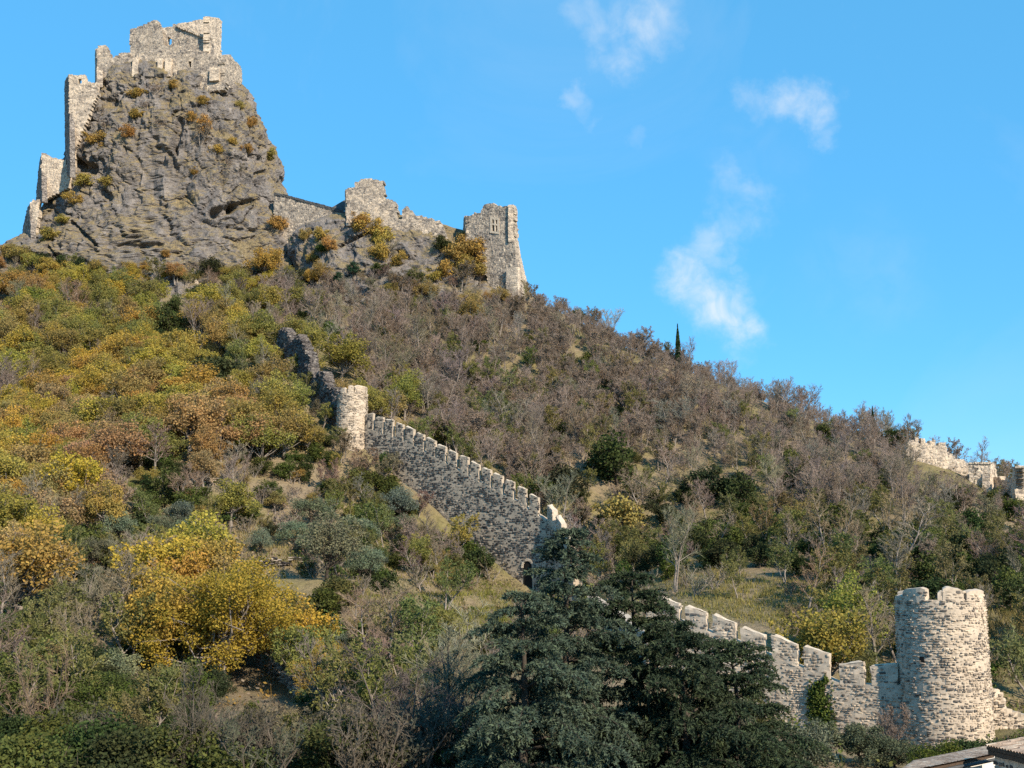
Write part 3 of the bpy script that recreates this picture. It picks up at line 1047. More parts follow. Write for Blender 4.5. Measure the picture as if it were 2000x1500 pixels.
far = thing('far_rampart', 'pale sunlit rampart with small battlements far off on the ridge', 'wall')
fA, fB = plan(1772, 172, 880), plan(1866, 172, 880)
wall_part('wall', far, fA, fB, [(1772, 862), (1776, 860), (1812, 866), (1850, 872), (1851, 884), (1860, 887), (1866, 896), (1880, 896), (1893, 908), (1893, 960), (1772, 930)], 'castle_pale_lit', seed=ns(), th=1.2, cell=.25, rag=.2)
for (u0, u1, v0, v1) in ((1787, 1794, 853, 864), (1799, 1808, 855, 867), (1816, 1826, 860, 871), (1834, 1848, 864, 875)):
    wall_part('merlon', far, fA, fB, [(u0, v0), (u1, v0 + 1), (u1, v1 + 3), (u0, v1)], 'castle_pale_lit', seed=ns(), th=1.1, cell=.2, rag=.06)
fh = thing('far_turret', 'square pale turret with flat top on the far rampart', 'tower')
hA, hB, hC = plan(1892, 169, 920), plan(1934, 168, 920), plan(1944, 174, 920)
wall_part('front_wall', fh, hA, hB, [(1892, 904), (1934, 904), (1934, 985), (1892, 985)], 'castle_pale_lit', seed=ns(), th=1.0, cell=.25, rag=.08, holes=[[(1924, 919), (1929, 919), (1929, 932), (1924, 932)], [(1905, 915), (1909, 915), (1909, 928), (1905, 928)]])
wall_part('side_wall', fh, hB, hC, [(1934, 904), (1942, 905), (1943, 985), (1934, 985)], 'castle_pale_lit', seed=ns(), th=1.0, cell=.25, rag=.05)
wall_part('back_wall', fh, plan(1900, 176, 920), hC, [(1900, 907), (1942, 906), (1943, 985), (1900, 985)], 'castle_pale_lit', seed=ns(), th=.8, cell=.3, rag=.05)
wall_part('coping', fh, (hA[0], hA[1] - .15), (hB[0], hB[1] - .15), [(1891, 903), (1936, 903), (1936, 906), (1891, 906)], 'coping', seed=ns(), th=1.3, cell=.1, rag=.02)
fl = thing('far_wall', 'short low stretch of pale wall joining two far towers', 'wall')
wall_part('wall', fl, plan(1940, 171, 940), plan(1990, 167, 950), [(1940, 934), (1955, 935), (1962, 940), (1978, 930), (1990, 932), (1990, 1000), (1940, 990)], 'castle_pale_lit', seed=ns(), th=1.1, cell=.25)
ft = thing('far_tower', 'pale tower cut by the right edge of the picture below the ridge', 'tower')
fA, fB = plan(1984, 164, 950), plan(2060, 164, 950)
wall_part('front_wall', ft, fA, fB, [(1984, 911), (2060, 906), (2060, 1050), (1984, 1040)], 'castle_pale_lit', seed=ns(), th=1.2, cell=.25, rag=.08)
wall_part('side_wall', ft, plan(1978, 172, 950), fA, [(1978, 926), (1984, 911), (1984, 1030), (1978, 1020)], 'castle', seed=ns(), th=1.0, cell=.25, rag=.08)
wall_part('back_wall', ft, plan(1985, 173, 950), plan(2062, 168, 950), [(1985, 916), (2060, 912), (2060, 1030), (1985, 1020)], 'castle_pale_lit', seed=ns(), th=.9, cell=.3)

# --- dark ruined wall climbing from the rampart tower
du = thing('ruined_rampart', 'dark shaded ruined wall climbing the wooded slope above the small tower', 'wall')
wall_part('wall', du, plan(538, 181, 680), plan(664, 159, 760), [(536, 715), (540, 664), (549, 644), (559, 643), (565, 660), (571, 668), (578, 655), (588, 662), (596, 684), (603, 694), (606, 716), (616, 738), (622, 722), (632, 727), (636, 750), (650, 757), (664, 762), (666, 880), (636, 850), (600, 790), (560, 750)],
          'basalt_shaded', seed=ns(), th=1.3, cell=.22, rag=.7, bulge=.16, jit=.8)


# ------------------------------------------------------------------ laid stones
def unit_stone(seed):
    rg = np.random.default_rng(seed)
    V, F = [], []
    for j in range(3):
        for i in range(3):
            x, z = (i - 1) * .5, (j - 1) * .5
            corner = (i != 1) and (j != 1)
            k = .80 if corner else (.92 if (i != 1 or j != 1) else 1)
            V.append((x * k + rg.uniform(-.05, .05), (-.5 if (i == 1 and j == 1) else -.30) + rg.uniform(-.12, .12), z * k + rg.uniform(-.05, .05)))
    ring = [(0, 0), (1, 0), (2, 0), (2, 1), (2, 2), (1, 2), (0, 2), (0, 1)]
    rid = [j * 3 + i for i, j in ring]
    for i, j in ring:
        V.append(((i - 1) * .5, .5, (j - 1) * .5))
    for j in range(2):
        for i in range(2):
            a = j * 3 + i
            F.append((a, a + 1, a + 4, a + 3))
    for q in range(8):
        r = (q + 1) % 8
        F.append((rid[q], 9 + q, 9 + r, rid[r]))
    return np.array(V), np.array(F)


UNIT = [unit_stone(700 + k) for k in range(8)]


def courses(L, H, rg, hmin, hmax, lmin, lmax, skip=.1, top=None, bottom=None):
    """irregular courses: list of (s, h, length, height)"""
    out = []
    h = 0.0
    while h < H:
        ch = rg.uniform(hmin, hmax)
        s = -rg.uniform(0, lmax)
        while s < L:
            ln = rg.uniform(lmin, lmax) * (1.5 if rg.random() < .08 else 1)
            sc, hc = s + ln / 2, h + ch / 2 + rg.uniform(-.02, .02)
            ok = 0 < sc < L and rg.random() > skip
            if ok and top is not None and h + ch > top(sc):
                ok = False
            if ok and bottom is not None and h < bottom(sc):
                ok = False
            if ok:
                out.append((sc, hc, ln - rg.uniform(.015, .06), ch - rg.uniform(.015, .05)))
            s += ln
        h += ch
    return out


def lay(stones, frame, rg, proud=.05, depth=.16):
    """frame(s, h) -> origin, tangent, normal.  Returns matrices (n,4,4)"""
    Ms = np.zeros((len(stones), 4, 4))
    for q, (s, h, ln, ch) in enumerate(stones):
        o, t, n = frame(s, h)
        up = np.cross(t, -n)
        up /= np.linalg.norm(up)
        roll = rg.normal() * .05
        t2 = t * math.cos(roll) + up * math.sin(roll)
        u2 = up * math.cos(roll) - t * math.sin(roll)
        Ms[q, :3, 0] = t2 * ln
        Ms[q, :3, 1] = -n * depth
        Ms[q, :3, 2] = u2 * ch
        Ms[q, :3, 3] = o + n * (proud * rg.uniform(-.15, 1.2) - depth * .5 + .02)
        Ms[q, 3, 3] = 1
    return Ms


def stones_mesh(Ms, seed=0):
    Vs, Fs, n = [], [], 0
    rg = np.random.default_rng(seed)
    ch = rg.integers(0, len(UNIT), len(Ms))
    for k in range(len(UNIT)):
        m = Ms[ch == k]
        if not len(m):
            continue
        V, F = UNIT[k]
        W = np.einsum('nij,vj->nvi', m[:, :3, :3], V) + m[:, None, :3, 3]
        Vs.append(W.reshape(-1, 3))
        Fs.append((F[None] + (np.arange(len(m)) * len(V))[:, None, None]).reshape(-1, 4) + n)
        n += len(m) * len(V)
    return np.concatenate(Vs), np.concatenate(Fs)


UNIT_MESH = {}


def stone_objects(Ms, mat, parent):
    for q, m in enumerate(Ms):
        key = (q % 8, mat)
        if key not in UNIT_MESH:
            UNIT_MESH[key] = make_mesh('stone', UNIT[q % 8][0], UNIT[q % 8][1], [M[mat]])
        o = link('stone', UNIT_MESH[key], parent)
        o.matrix_local = Matrix(m.tolist())


def lay_stones(parent, stones, frame, mat, seed, single=0, proud=.05, visible=None, depth=.16):
    rg = np.random.default_rng(seed)
    Ms = lay(stones, frame, rg, proud, depth)
    if single:
        area = np.array([s[2] * s[3] for s in stones])
        if visible is not None:
            area = area * np.array([visible(s[0], s[1]) for s in stones])
        order = np.argsort(-area)
        stone_objects(Ms[order[:single]], mat, parent)
        Ms = Ms[order[single:]]
    V, F = stones_mesh(Ms, seed)
    o = link('stonework', make_mesh('stonework', V, F, [M[mat]]), parent)
    o['kind'] = 'stuff'
    return o


def round_tower(root, c, zb, zt, r0, r1, mort, stone, single=0, seed=0, hole=None, coarse=1.0):
    """drum with laid stones; r0 at the foot, r1 at the top"""
    n, m = 64, 26
    V = np.zeros((m + 1, n, 3))
    th = np.linspace(0, 2 * math.pi, n, endpoint=False)
    for k in range(m + 1):
        f = k / m
        r = r0 + (r1 - r0) * f
        V[k, :, 0], V[k, :, 1], V[k, :, 2] = c[0] + r * np.cos(th), c[1] + r * np.sin(th), zb + (zt - zb) * f
    P = V.reshape(-1, 3)
    rad = P - np.array((c[0], c[1], 0))
    rad[:, 2] = 0
    rad /= np.linalg.norm(rad, axis=1, keepdims=True)
    P = P + rad * (fbm(P * 1.3, 3, seed) * .06)[:, None]
    i, j = np.arange(m)[:, None], np.arange(n)[None]
    F = np.stack([(i * n + j).ravel(), (i * n + (j + 1) % n).ravel(), ((i + 1) * n + (j + 1) % n).ravel(), ((i + 1) * n + j).ravel()], 1)
    mb = MB().add(P, F)
    # wall walk inside the top, a little lower
    ri = r1 - .7
    ring0 = P[-n:]
    ring1 = np.stack([c[0] + ri * np.cos(th), c[1] + ri * np.sin(th), np.full(n, zt)], 1)
    ring2 = ring1 - (0, 0, 1.0)
    ring3 = np.stack([c[0] + .05 * np.cos(th), c[1] + .05 * np.sin(th), np.full(n, zt - 1.0)], 1)
    W = np.concatenate([ring0, ring1, ring2, ring3])
    k = np.arange(n)
    k2 = (k + 1) % n
    FF = np.concatenate([np.stack([q * n + k, q * n + k2, (q + 1) * n + k2, (q + 1) * n + k], 1) for q in range(3)])
    mb.add(W, FF)
    mb.build('drum', M[mort], root)
    L = 2 * math.pi * (r0 + r1) / 2
    rg = np.random.default_rng(seed + 1)

    def frame(s, h):
        a = s / L * 2 * math.pi
        r = r0 + (r1 - r0) * h / (zt - zb)
        nr = np.array((math.cos(a), math.sin(a), 0))
        return np.array((c[0], c[1], zb + h)) + nr * r, np.array((-math.sin(a), math.cos(a), 0)), nr

    st_ = courses(L, zt - zb, rg, .11 * coarse, .22 * coarse, .18 * coarse, .48 * coarse, .10)
    # only the half that can be seen from the valley, and a bit round the corner
    toc = np.array((-c[0], -c[1])) / math.hypot(*c[:2])
    keepers = []
    for s in st_:
        a = s[0] / L * 2 * math.pi
        d = math.cos(a) * toc[0] + math.sin(a) * toc[1]
        if d < -.35:
            continue
        if hole is not None and abs(s[0] - hole[0]) < hole[2] and abs(s[1] - hole[1]) < hole[3]:
            continue
        keepers.append(s)
    vis = lambda s, h: 1.0 if math.cos(s / L * 2 * math.pi) * toc[0] + math.sin(s / L * 2 * math.pi) * toc[1] > .45 and h > 1.2 else .01
    lay_stones(root, keepers, frame, stone, seed + 2, single, .075, vis)
    return frame, L


def arc_merlon(root, c, r_out, r_in, a0, a1, z0, z1, dz, mort, stone, seed):
    """merlon on a round tower: a curved block with stones"""
    n = 6
    cols = []
    for q in range(n + 1):
        a = a0 + (a1 - a0) * q / n
        zt_ = z1 + dz * (q / n - .5) - (.10 if q in (0, n) else 0)
        ca, sa = math.cos(a), math.sin(a)
        cols.append([(c[0] + r_out * ca, c[1] + r_out * sa, z0), (c[0] + r_out * ca, c[1] + r_out * sa, (z0 + zt_) / 2), (c[0] + r_out * ca, c[1] + r_out * sa, zt_), (c[0] + (r_out + r_in) / 2 * ca, c[1] + (r_out + r_in) / 2 * sa, zt_ + .08),
                     (c[0] + r_in * ca, c[1] + r_in * sa, zt_), (c[0] + r_in * ca, c[1] + r_in * sa, z0)])
    V = np.array(cols).reshape(-1, 3)
    V = V + np.stack([fbm(V * 2.5, 2, seed + k) for k in range(3)], 1) * .06
    F = []
    for q in range(n):
        for k in range(6):
            k2 = (k + 1) % 6
            F.append((q * 6 + k, (q + 1) * 6 + k, (q + 1) * 6 + k2, q * 6 + k2))
    for q in (0, n):
        b = q * 6
        F += [(b, b + 1, b + 4, b + 5), (b + 1, b + 2, b + 3, b + 4)]
    mb = MB().add(V, F)
    L = abs(a1 - a0) * r_out
    rg = np.random.default_rng(seed)

    def frame(s, h):
        a = a0 + (a1 - a0) * s / L
        nr = np.array((math.cos(a), math.sin(a), 0))
        return np.array((c[0], c[1], z0 + h)) + nr * r_out, np.array((-math.sin(a), math.cos(a), 0)), nr

    st_ = courses(L, z1 - z0 - .08, rg, .12, .2, .2, .42, .12, top=lambda s: z1 - z0 + dz * (s / L - .5) - .04)
    if st_:
        V, F = stones_mesh(lay(st_, frame, rg, .04), seed)
        mb.add(V, F, 1)
    return mb.build('merlon', [M[mort], M[stone]], root)


# lower round tower, bottom right
LT = at(1842, 1300, 73.5)
zb = at(1842, 1475, 73.5).z - 1.2
zt = at(1842, 1174, 71.5).z
tower = thing('round_tower', 'big round crenellated tower of pale rubble at the lower right', 'tower')
# small square hole left of the middle: a dark block stands in for its shade
hs_p = at(1793, 1289, 71.4)
ha = math.atan2(hs_p.y - LT.y, hs_p.x - LT.x) % (2 * math.pi)
Lc = 2 * math.pi * 2.53
hole = (ha / (2 * math.pi) * Lc, hs_p.z - zb, .17, .2)
frame, Lc2 = round_tower(tower, (LT.x, LT.y), zb, zt, 2.56, 2.50, 'mortar', 'stone_light', 300, 900, hole, .82)
o_, t_, n_ = frame(hole[0] * Lc2 / Lc, hole[1])
hb = []
for dz_ in (-.17, .17):
    for (dt, dn) in ((-.14, .035), (.14, .035), (.14, -.3), (-.14, -.3)):
        hb.append(o_ + t_ * dt + n_ * dn + np.array((0, 0, dz_)))
V, F = rough_block(hb, 1, 1, 1, .01)
MB().add(V, F).build('window', M['opening_shade'], tower)
for k, (u0, u1, vt, dz) in enumerate(((1752, 1768, 1164, 0), (1770, 1811, 1150, .15), (1842, 1879, 1149, -.12), (1884, 1915, 1153, .1))):
    # azimuths on the drum from the pixels of the merlon's two ends
    ang = []
    for u in (u0, u1):
        off = max(-.985, min(.985, ((u - 1836.0) / 82.5)))
        base = math.atan2(-LT.y, -LT.x)
        ang.append(base + math.asin(off))
    ztop = at((u0 + u1) / 2, vt, 71.4).z
    arc_merlon(tower, (LT.x, LT.y), 2.52, 1.85, ang[0], ang[1], zt - .05, ztop, dz, 'mortar', 'stone_light', 930 + k)
for k, a in enumerate((52, 118, 20)):
    aa = math.radians(a)
    arc_merlon(tower, (LT.x, LT.y), 2.52, 1.85, aa, aa + math.radians(22), zt - .05, zt + .5, 0, 'mortar', 'stone_light', 950 + k)


# straight ramparts: body, merlons, stones
def rampart(root, A, B, zb_fn, zt_fn, th, mort, stone, seed, single=0, coarse=1.0, opening=None, stones=True, skip=.1, lean=0.0):
    A, B = np.array(A, float), np.array(B, float)
    L = np.linalg.norm(B - A)
    e = (B - A) / L
    n = np.array((e[1], -e[0]))
    nseg = max(2, int(L / .6))
    nz_ = 14
    V = []
    for i in range(nseg + 1):
        s = L * i / nseg
        p = A + e * s
        z0_, z1_ = zb_fn(s), zt_fn(s)
        for k in range(nz_ + 1):
            z = z0_ + (z1_ - z0_) * k / nz_
            V.append((p[0], p[1], z))
        for k in range(nz_, -1, -1):
            z = z0_ + (z1_ - z0_) * k / nz_
            V.append((p[0] - n[0] * th, p[1] - n[1] * th, z))
    V = np.array(V)
    V = V + np.stack([fbm(V * 1.1, 3, seed + 3 * k) for k in range(3)], 1) * .07
    R = 2 * (nz_ + 1)
    F = []
    for i in range(nseg):
        for k in range(R):
            k2 = (k + 1) % R
            if opening is not None:
                s = L * (i + .5) / nseg
                zz = V[i * R + k, 2]
                if k < nz_ and abs(s - opening[0]) < opening[2] * .5 + .1 and zz < opening[1] + .1:
                    pass
            F.append((i * R + k, (i + 1) * R + k, (i + 1) * R + k2, i * R + k2))
    for i in (0, nseg):
        for k in range(nz_):
            F.append((i * R + k, i * R + k + 1, i * R + R - 2 - k, i * R + R - 1 - k))
    MB().add(V, F).build('wall', M[mort], root)
    rg = np.random.default_rng(seed)
    zmin = min(zb_fn(0), zb_fn(L))
    zmax = max(zt_fn(0), zt_fn(L))

    def frame(s, h):
        p = A + e * s
        return np.array((p[0], p[1], zmin + h)), np.array((e[0], e[1], 0)), np.array((n[0], n[1], 0))

    st_ = courses(L, zmax - zmin, rg, .12 * coarse, .23 * coarse, .18 * coarse, .46 * coarse, skip, top=lambda s: zt_fn(s) - zmin, bottom=lambda s: zb_fn(s) - zmin)
    if opening is not None:
        s0_, ztop_, w_ = opening

        def in_op(s):
            z = s[1] + zmin
            arch = ztop_ - w_ * .5 + math.sqrt(max(0, (w_ * .5) ** 2 - (s[0] - s0_) ** 2))
            return abs(s[0] - s0_) < w_ * .5 + .1 and z < arch + .1
        st_ = [s for s in st_ if not in_op(s)]
    if stones:
        lay_stones(root, st_, frame, stone, seed + 1, single, .06)
    return A, e, n, L


def merlon(root, A, e, n, s0, s1, z00, z01, z10, z11, th, mort, stone, seed, coarse=1.0, cap=True):
    """block on a rampart from s0 to s1: bottom z00, z01 and top z10, z11 at its two ends"""
    def p(s, d, z):
        q = A + e * s - n * d
        return (q[0], q[1], z)
    c = [p(s0, 0, z00), p(s1, 0, z01), p(s1, th, z01), p(s0, th, z00), p(s0, 0, z10), p(s1, 0, z11), p(s1, th, z11), p(s0, th, z10)]
    rgm = np.random.default_rng(seed * 3 + 1)
    dzs = rgm.normal(0, .07, 2)
    z10, z11 = z10 + dzs[0], z11 + dzs[1]
    s0, s1 = s0 + rgm.uniform(-.06, .08), s1 + rgm.uniform(-.1, .06)
    c = [p(s0, 0, z00), p(s1, 0, z01), p(s1, th, z01), p(s0, th, z00), p(s0, 0, z10), p(s1, 0, z11), p(s1, th, z11), p(s0, th, z10)]
    V, F = rough_block(c, 5, 3, 6, .09, 2.0, seed)
    # weathered: the upper arris is worn round
    zrel = (V[:, 2] - min(z00, z01)) / (max(z10, z11) - min(z00, z01))
    mb = MB().add(V, F)
    # rounded cap
    h = .08
    c2 = [p(s0 + .03, .02, z10 - .02), p(s1 - .03, .02, z11 - .02), p(s1 - .03, th - .02, z11 - .02), p(s0 + .03, th - .02, z10 - .02),
          p(s0 + .22, .16, z10 + h), p(s1 - .22, .16, z11 + h), p(s1 - .22, th - .16, z11 + h), p(s0 + .22, th - .16, z10 + h)]
    V, F = rough_block(c2, 5, 3, 2, .08, 2.6, seed + 1)
    mb.add(V, F, 2)
    L = s1 - s0
    zmin = min(z00, z01)
    rg = np.random.default_rng(seed)

    def frame(s, hh):
        q = A + e * (s0 + s)
        return np.array((q[0], q[1], zmin + hh)), np.array((e[0], e[1], 0)), np.array((n[0], n[1], 0))

    def frame_end(s, hh):
        q = A + e * s1 - n * s
        return np.array((q[0], q[1], zmin + hh)), np.array((-n[0], -n[1], 0)), np.array((e[0], e[1], 0))
    top = lambda s: z10 + (z11 - z10) * s / L - zmin - .03
    bot = lambda s: z00 + (z01 - z00) * s / L - zmin
    st_ = courses(L, max(z10, z11) - zmin, rg, .12 * coarse, .21 * coarse, .18 * coarse, .42 * coarse, .2, top=top, bottom=bot)
    if st_:
        V, F = stones_mesh(lay(st_, frame, rg, .045), seed)
        mb.add(V, F, 1)
    return mb.build('merlon', [M[mort], M[stone], M['coping']], root)


# lower rampart, beside the round tower
lw = thing('lower_rampart', 'sunlit crenellated rampart sloping down from the dark cedars to the round tower', 'wall')
LA, LB = plan(1262, 82.0, 1200), plan(1772, 73.2, 1350)
ME = [(1285.6, 1163, 1327, 1178, 1212), (1338, 1181, 1380.6, 1195, 1232), (1392, 1201, 1436, 1216, 1251), (1448, 1221, 1494, 1236, 1276),
      (1507, 1240.6, 1554.6, 1255, 1300), (1568, 1260, 1619, 1275, 1325), (1637, 1296, 1688, 1291, 1336), (1701.6, 1299, 1751, 1294, 1337)]
LA2, LB2 = np.array(LA), np.array(LB)
Le = (LB2 - LA2) / np.linalg.norm(LB2 - LA2)


def s_of(u, v):
    p = on_line(u, v, LA, LB)
    return float((np.array((p.x, p.y)) - LA2) @ Le), p.z


walk = [s_of(1262, 1188)]
for (u0, v0, u1, v1, vb) in ME:
    if u0 < 1630:
        walk.append(s_of(u1, vb))
walk += [s_of(1637, 1336), s_of(1772, 1338)]
ws, wz = np.array([w[0] for w in walk]), np.array([w[1] for w in walk])
zt_low = lambda s: float(np.interp(s, ws, wz))
zb_low = lambda s: zt_low(s) - 4.6
RA, Re, Rn, RL = rampart(lw, LA, LB, zb_low, zt_low, 1.1, 'mortar', 'stone_light', 1000, 300, .85)
for k, (u0, v0, u1, v1, vb) in enumerate(ME):
    s0, za = s_of(u0, v0)
    s1, zc = s_of(u1, v1)
    merlon(lw, RA, Re, Rn, s0, s1, zt_low(s0) - .05, zt_low(s1) - .05, za - .1, zc - .1, .36, 'mortar', 'stone_light', 1040 + 3 * k)
# short wall running on to the right of the tower
rw = thing('broken_rampart', 'low broken stub of rubble wall right of the round tower', 'wall')
sA, sB = plan(1915, 74.6, 1380), plan(2080, 75.4, 1420)
wall_part('wall', rw, sA, sB, [(1915, 1328), (1930, 1331), (1938, 1344), (1950, 1345), (1961, 1352), (1963, 1381), (1976, 1384), (1980, 1394), (1996, 1396), (2012, 1410), (2080, 1420), (2080, 1520), (1915, 1520)], 'mortar', seed=ns(), th=1.0, cell=.16, rag=.25)
SA2, SB2 = np.array(sA), np.array(sB)
Se = (SB2 - SA2) / np.linalg.norm(SB2 - SA2)
Sn = np.array((Se[1], -Se[0]))


def s_of2(u, v):
    p = on_line(u, v, sA, sB)
    return float((np.array((p.x, p.y)) - SA2) @ Se), p.z


prof = [s_of2(*q) for q in ((1915, 1330), (1938, 1344), (1961, 1354), (1963, 1383), (1980, 1394), (2012, 1412), (2080, 1422))]
qs, qz = [q[0] for q in prof], [q[1] for q in prof]
z0s = min(qz) - 3.5
lay_stones(rw, courses(float(np.linalg.norm(SB2 - SA2)), 9.0, np.random.default_rng(31), .1, .2, .15, .42, .12, top=lambda s: float(np.interp(s, qs, qz)) - z0s - .05),
           lambda s, h: (np.array((*(SA2 + Se * s), z0s + h)), np.array((Se[0], Se[1], 0)), np.array((Sn[0], Sn[1], 0))), 'stone_light', 1110, 0, .09)

# upper rampart and its small round tower
uw = thing('upper_rampart', 'long dark basalt rampart with pale rounded battlements descending from the small tower', 'wall')
UA = plan(712, 158.0, 850)
UB = plan(1066, 140.5, 1000)
UA2, UB2 = np.array(UA), np.array(UB)
Ue = (UB2 - UA2) / np.linalg.norm(UB2 - UA2)


def s_of3(u, v):
    p = on_line(u, v, UA, UB)
    return float((np.array((p.x, p.y)) - UA2) @ Ue), p.z


tops = [(716, 806), (724, 808), (744, 814), (766, 822), (787, 829), (809, 839), (830, 851), (850, 861), (871, 872), (892, 884), (914, 896), (936, 908), (958, 918), (982, 931), (1007, 943), (1033, 961), (1061, 978), (1070, 983)]
tp = [s_of3(*t) for t in tops]
us, uz = [t[0] for t in tp], [t[1] for t in tp]
top_u = lambda s: float(np.interp(s, us, uz))
UL = float(np.linalg.norm(UB2 - UA2))
zt_u = lambda s: top_u(s) - 2.05
bot = [s_of3(*t) for t in ((712, 900), (800, 960), (850, 1015), (950, 1105), (1030, 1165), (1066, 1180))]
zb_u = lambda s: float(np.interp(s, [b[0] for b in bot], [b[1] for b in bot])) - .8
gs_, gz0 = s_of3(1031, 1096)
UAa, UEe, UNn, ULl = rampart(uw, UA, UB, zb_u, zt_u, 1.2, 'mortar_grey', 'stone_basalt', 1200, 0, 1.25, opening=(gs_, gz0, 1.25), skip=.12)
step = UL / 16.4
for k in range(16):
    s0 = .12 + k * step
    s1 = s0 + step * .73
    merlon(uw, UAa, UEe, UNn, s0, s1, zt_u(s0) - .05, zt_u(s1) - .05, top_u(s0 + .2) - .12, top_u(s1) + .02, .42, 'mortar_grey', 'stone_basalt', 1300 + 3 * k, 1.25)
# the arched gateway: a dark flat sheet in place of the passage's shade
zg0 = zb_u(gs_)
w2 = .62
prof_ = [(-w2, zg0), (w2, zg0)] + [(w2 * math.cos(a), gz0 - w2 + w2 * math.sin(a)) for a in np.linspace(0, math.pi, 9)]
gv = []
for d in (.03, -1.25):
    for (s, z) in prof_:
        q = UAa + UEe * (gs_ + s) + UNn * d
        gv.append((q[0], q[1], z))
npf = len(prof_)
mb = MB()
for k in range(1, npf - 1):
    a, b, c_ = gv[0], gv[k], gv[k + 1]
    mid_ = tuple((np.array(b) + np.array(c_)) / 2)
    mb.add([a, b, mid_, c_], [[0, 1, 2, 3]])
mb.build('archway', M['opening_shade'], uw)
fr2 = MB()
for k in range(2, npf):
    a0, a1 = (math.pi * (k - 2) / 8), (math.pi * (k - 1) / 8)
for a in np.linspace(0, math.pi, 11):
    s, z = (w2 + .14) * math.cos(a), gz0 - w2 + (w2 + .14) * math.sin(a)
    q = UAa + UEe * (gs_ + s)
    c8 = []
    for dz_ in (-.11, .11):
        for (ds, dn) in ((-.13, .12), (.13, .12), (.13, -.1), (-.13, -.1)):
            qq = q + UEe * ds + UNn * dn
            c8.append((qq[0], qq[1], z + dz_))
    V, F = rough_block(c8, 1, 1, 1, .03, 2, 40)
    fr2.add(V, F)
fr2.build('arch_stones', M['stone_light'], uw)
# the stretch that turns down towards the valley
uw2 = thing('turning_rampart', 'short steep stretch of pale battlements turning down behind the tall cedar', 'wall')
TA = UB
TB = plan(1119, 135.2, 1060)
TA2, TB2 = np.array(TA), np.array(TB)
Te = (TB2 - TA2) / np.linalg.norm(TB2 - TA2)


def s_of4(u, v):
    p = on_line(u, v, TA, TB)
    return float((np.array((p.x, p.y)) - TA2) @ Te), p.z


t4 = [s_of4(*q) for q in ((1068, 985), (1082, 999), (1096, 1020), (1110, 1046), (1120, 1075))]
top4 = lambda s: float(np.interp(s, [q[0] for q in t4], [q[1] for q in t4]))
TAa, TEe, TNn, TL = rampart(uw2, TA, TB, lambda s: top4(s) - 8.5, lambda s: top4(s) - 1.9, 1.2, 'mortar_grey', 'stone_basalt', 1400, 0, 1.25)
nm = max(3, int(TL / 2.6))
for k in range(nm):
    s0 = .3 + k * TL / nm
    s1 = s0 + TL / nm * .62
    merlon(uw2, TAa, TEe, TNn, s0, s1, top4(s0) - 1.95, top4(s1) - 1.95, top4(s0) - .1, top4(s1) - .1, .7, 'mortar', 'stone_light', 1450 + 3 * k, 1.25)
# hidden link down to the lower rampart
uw3 = thing('linking_rampart', 'rampart stretch half hidden behind the cedars', 'wall')
za_, zb_ = top4(TL) - 4.2, zt_low(0.2) - 1.6
KL = float(np.linalg.norm(LA2 - TB2))
rampart(uw3, TB, LA, lambda s: za_ + (zb_ - za_) * s / KL - 6.0, lambda s: za_ + (zb_ - za_) * s / KL, 1.1, 'mortar', 'stone_light', 1500, 0, 1.5)

# small tower at the head of the upper rampart
UT = at(688, 800, 159.0)
st2 = thing('rampart_tower', 'small round tower with square merlons halfway up the hill', 'tower')
zt2 = at(688, 768, 157).z
zb2 = at(688, 900, 157).z - 1.5
round_tower(st2, (UT.x, UT.y), zb2, zt2, 2.05, 1.95, 'mortar', 'stone_light', 0, 1600, None, 1.0)
for k, (u0, u1, vt) in enumerate(((664, 673, 757), (677.5, 688, 753), (690, 714, 752))):
    ang = [math.atan2(-UT.y, -UT.x) + math.asin(max(-.98, min(.98, (u - 686.0) / 28.5))) for u in (u0, u1)]
    arc_merlon(st2, (UT.x, UT.y), 1.93, 1.35, ang[0], ang[1], zt2 - .05, at(u0, vt, 157).z, 0, 'mortar', 'stone_light', 1640 + k)
for k, a in enumerate((60, 120)):
    aa = math.radians(a)
    arc_merlon(st2, (UT.x, UT.y), 1.93, 1.35, aa, aa + .5, zt2 - .05, zt2 + .95, 0, 'mortar', 'stone_light', 1650 + k)

# ------------------------------------------------------------------ plants: prototypes
def unit(v):
    return v / (np.linalg.norm(v, axis=-1, keepdims=True) + 1e-9)


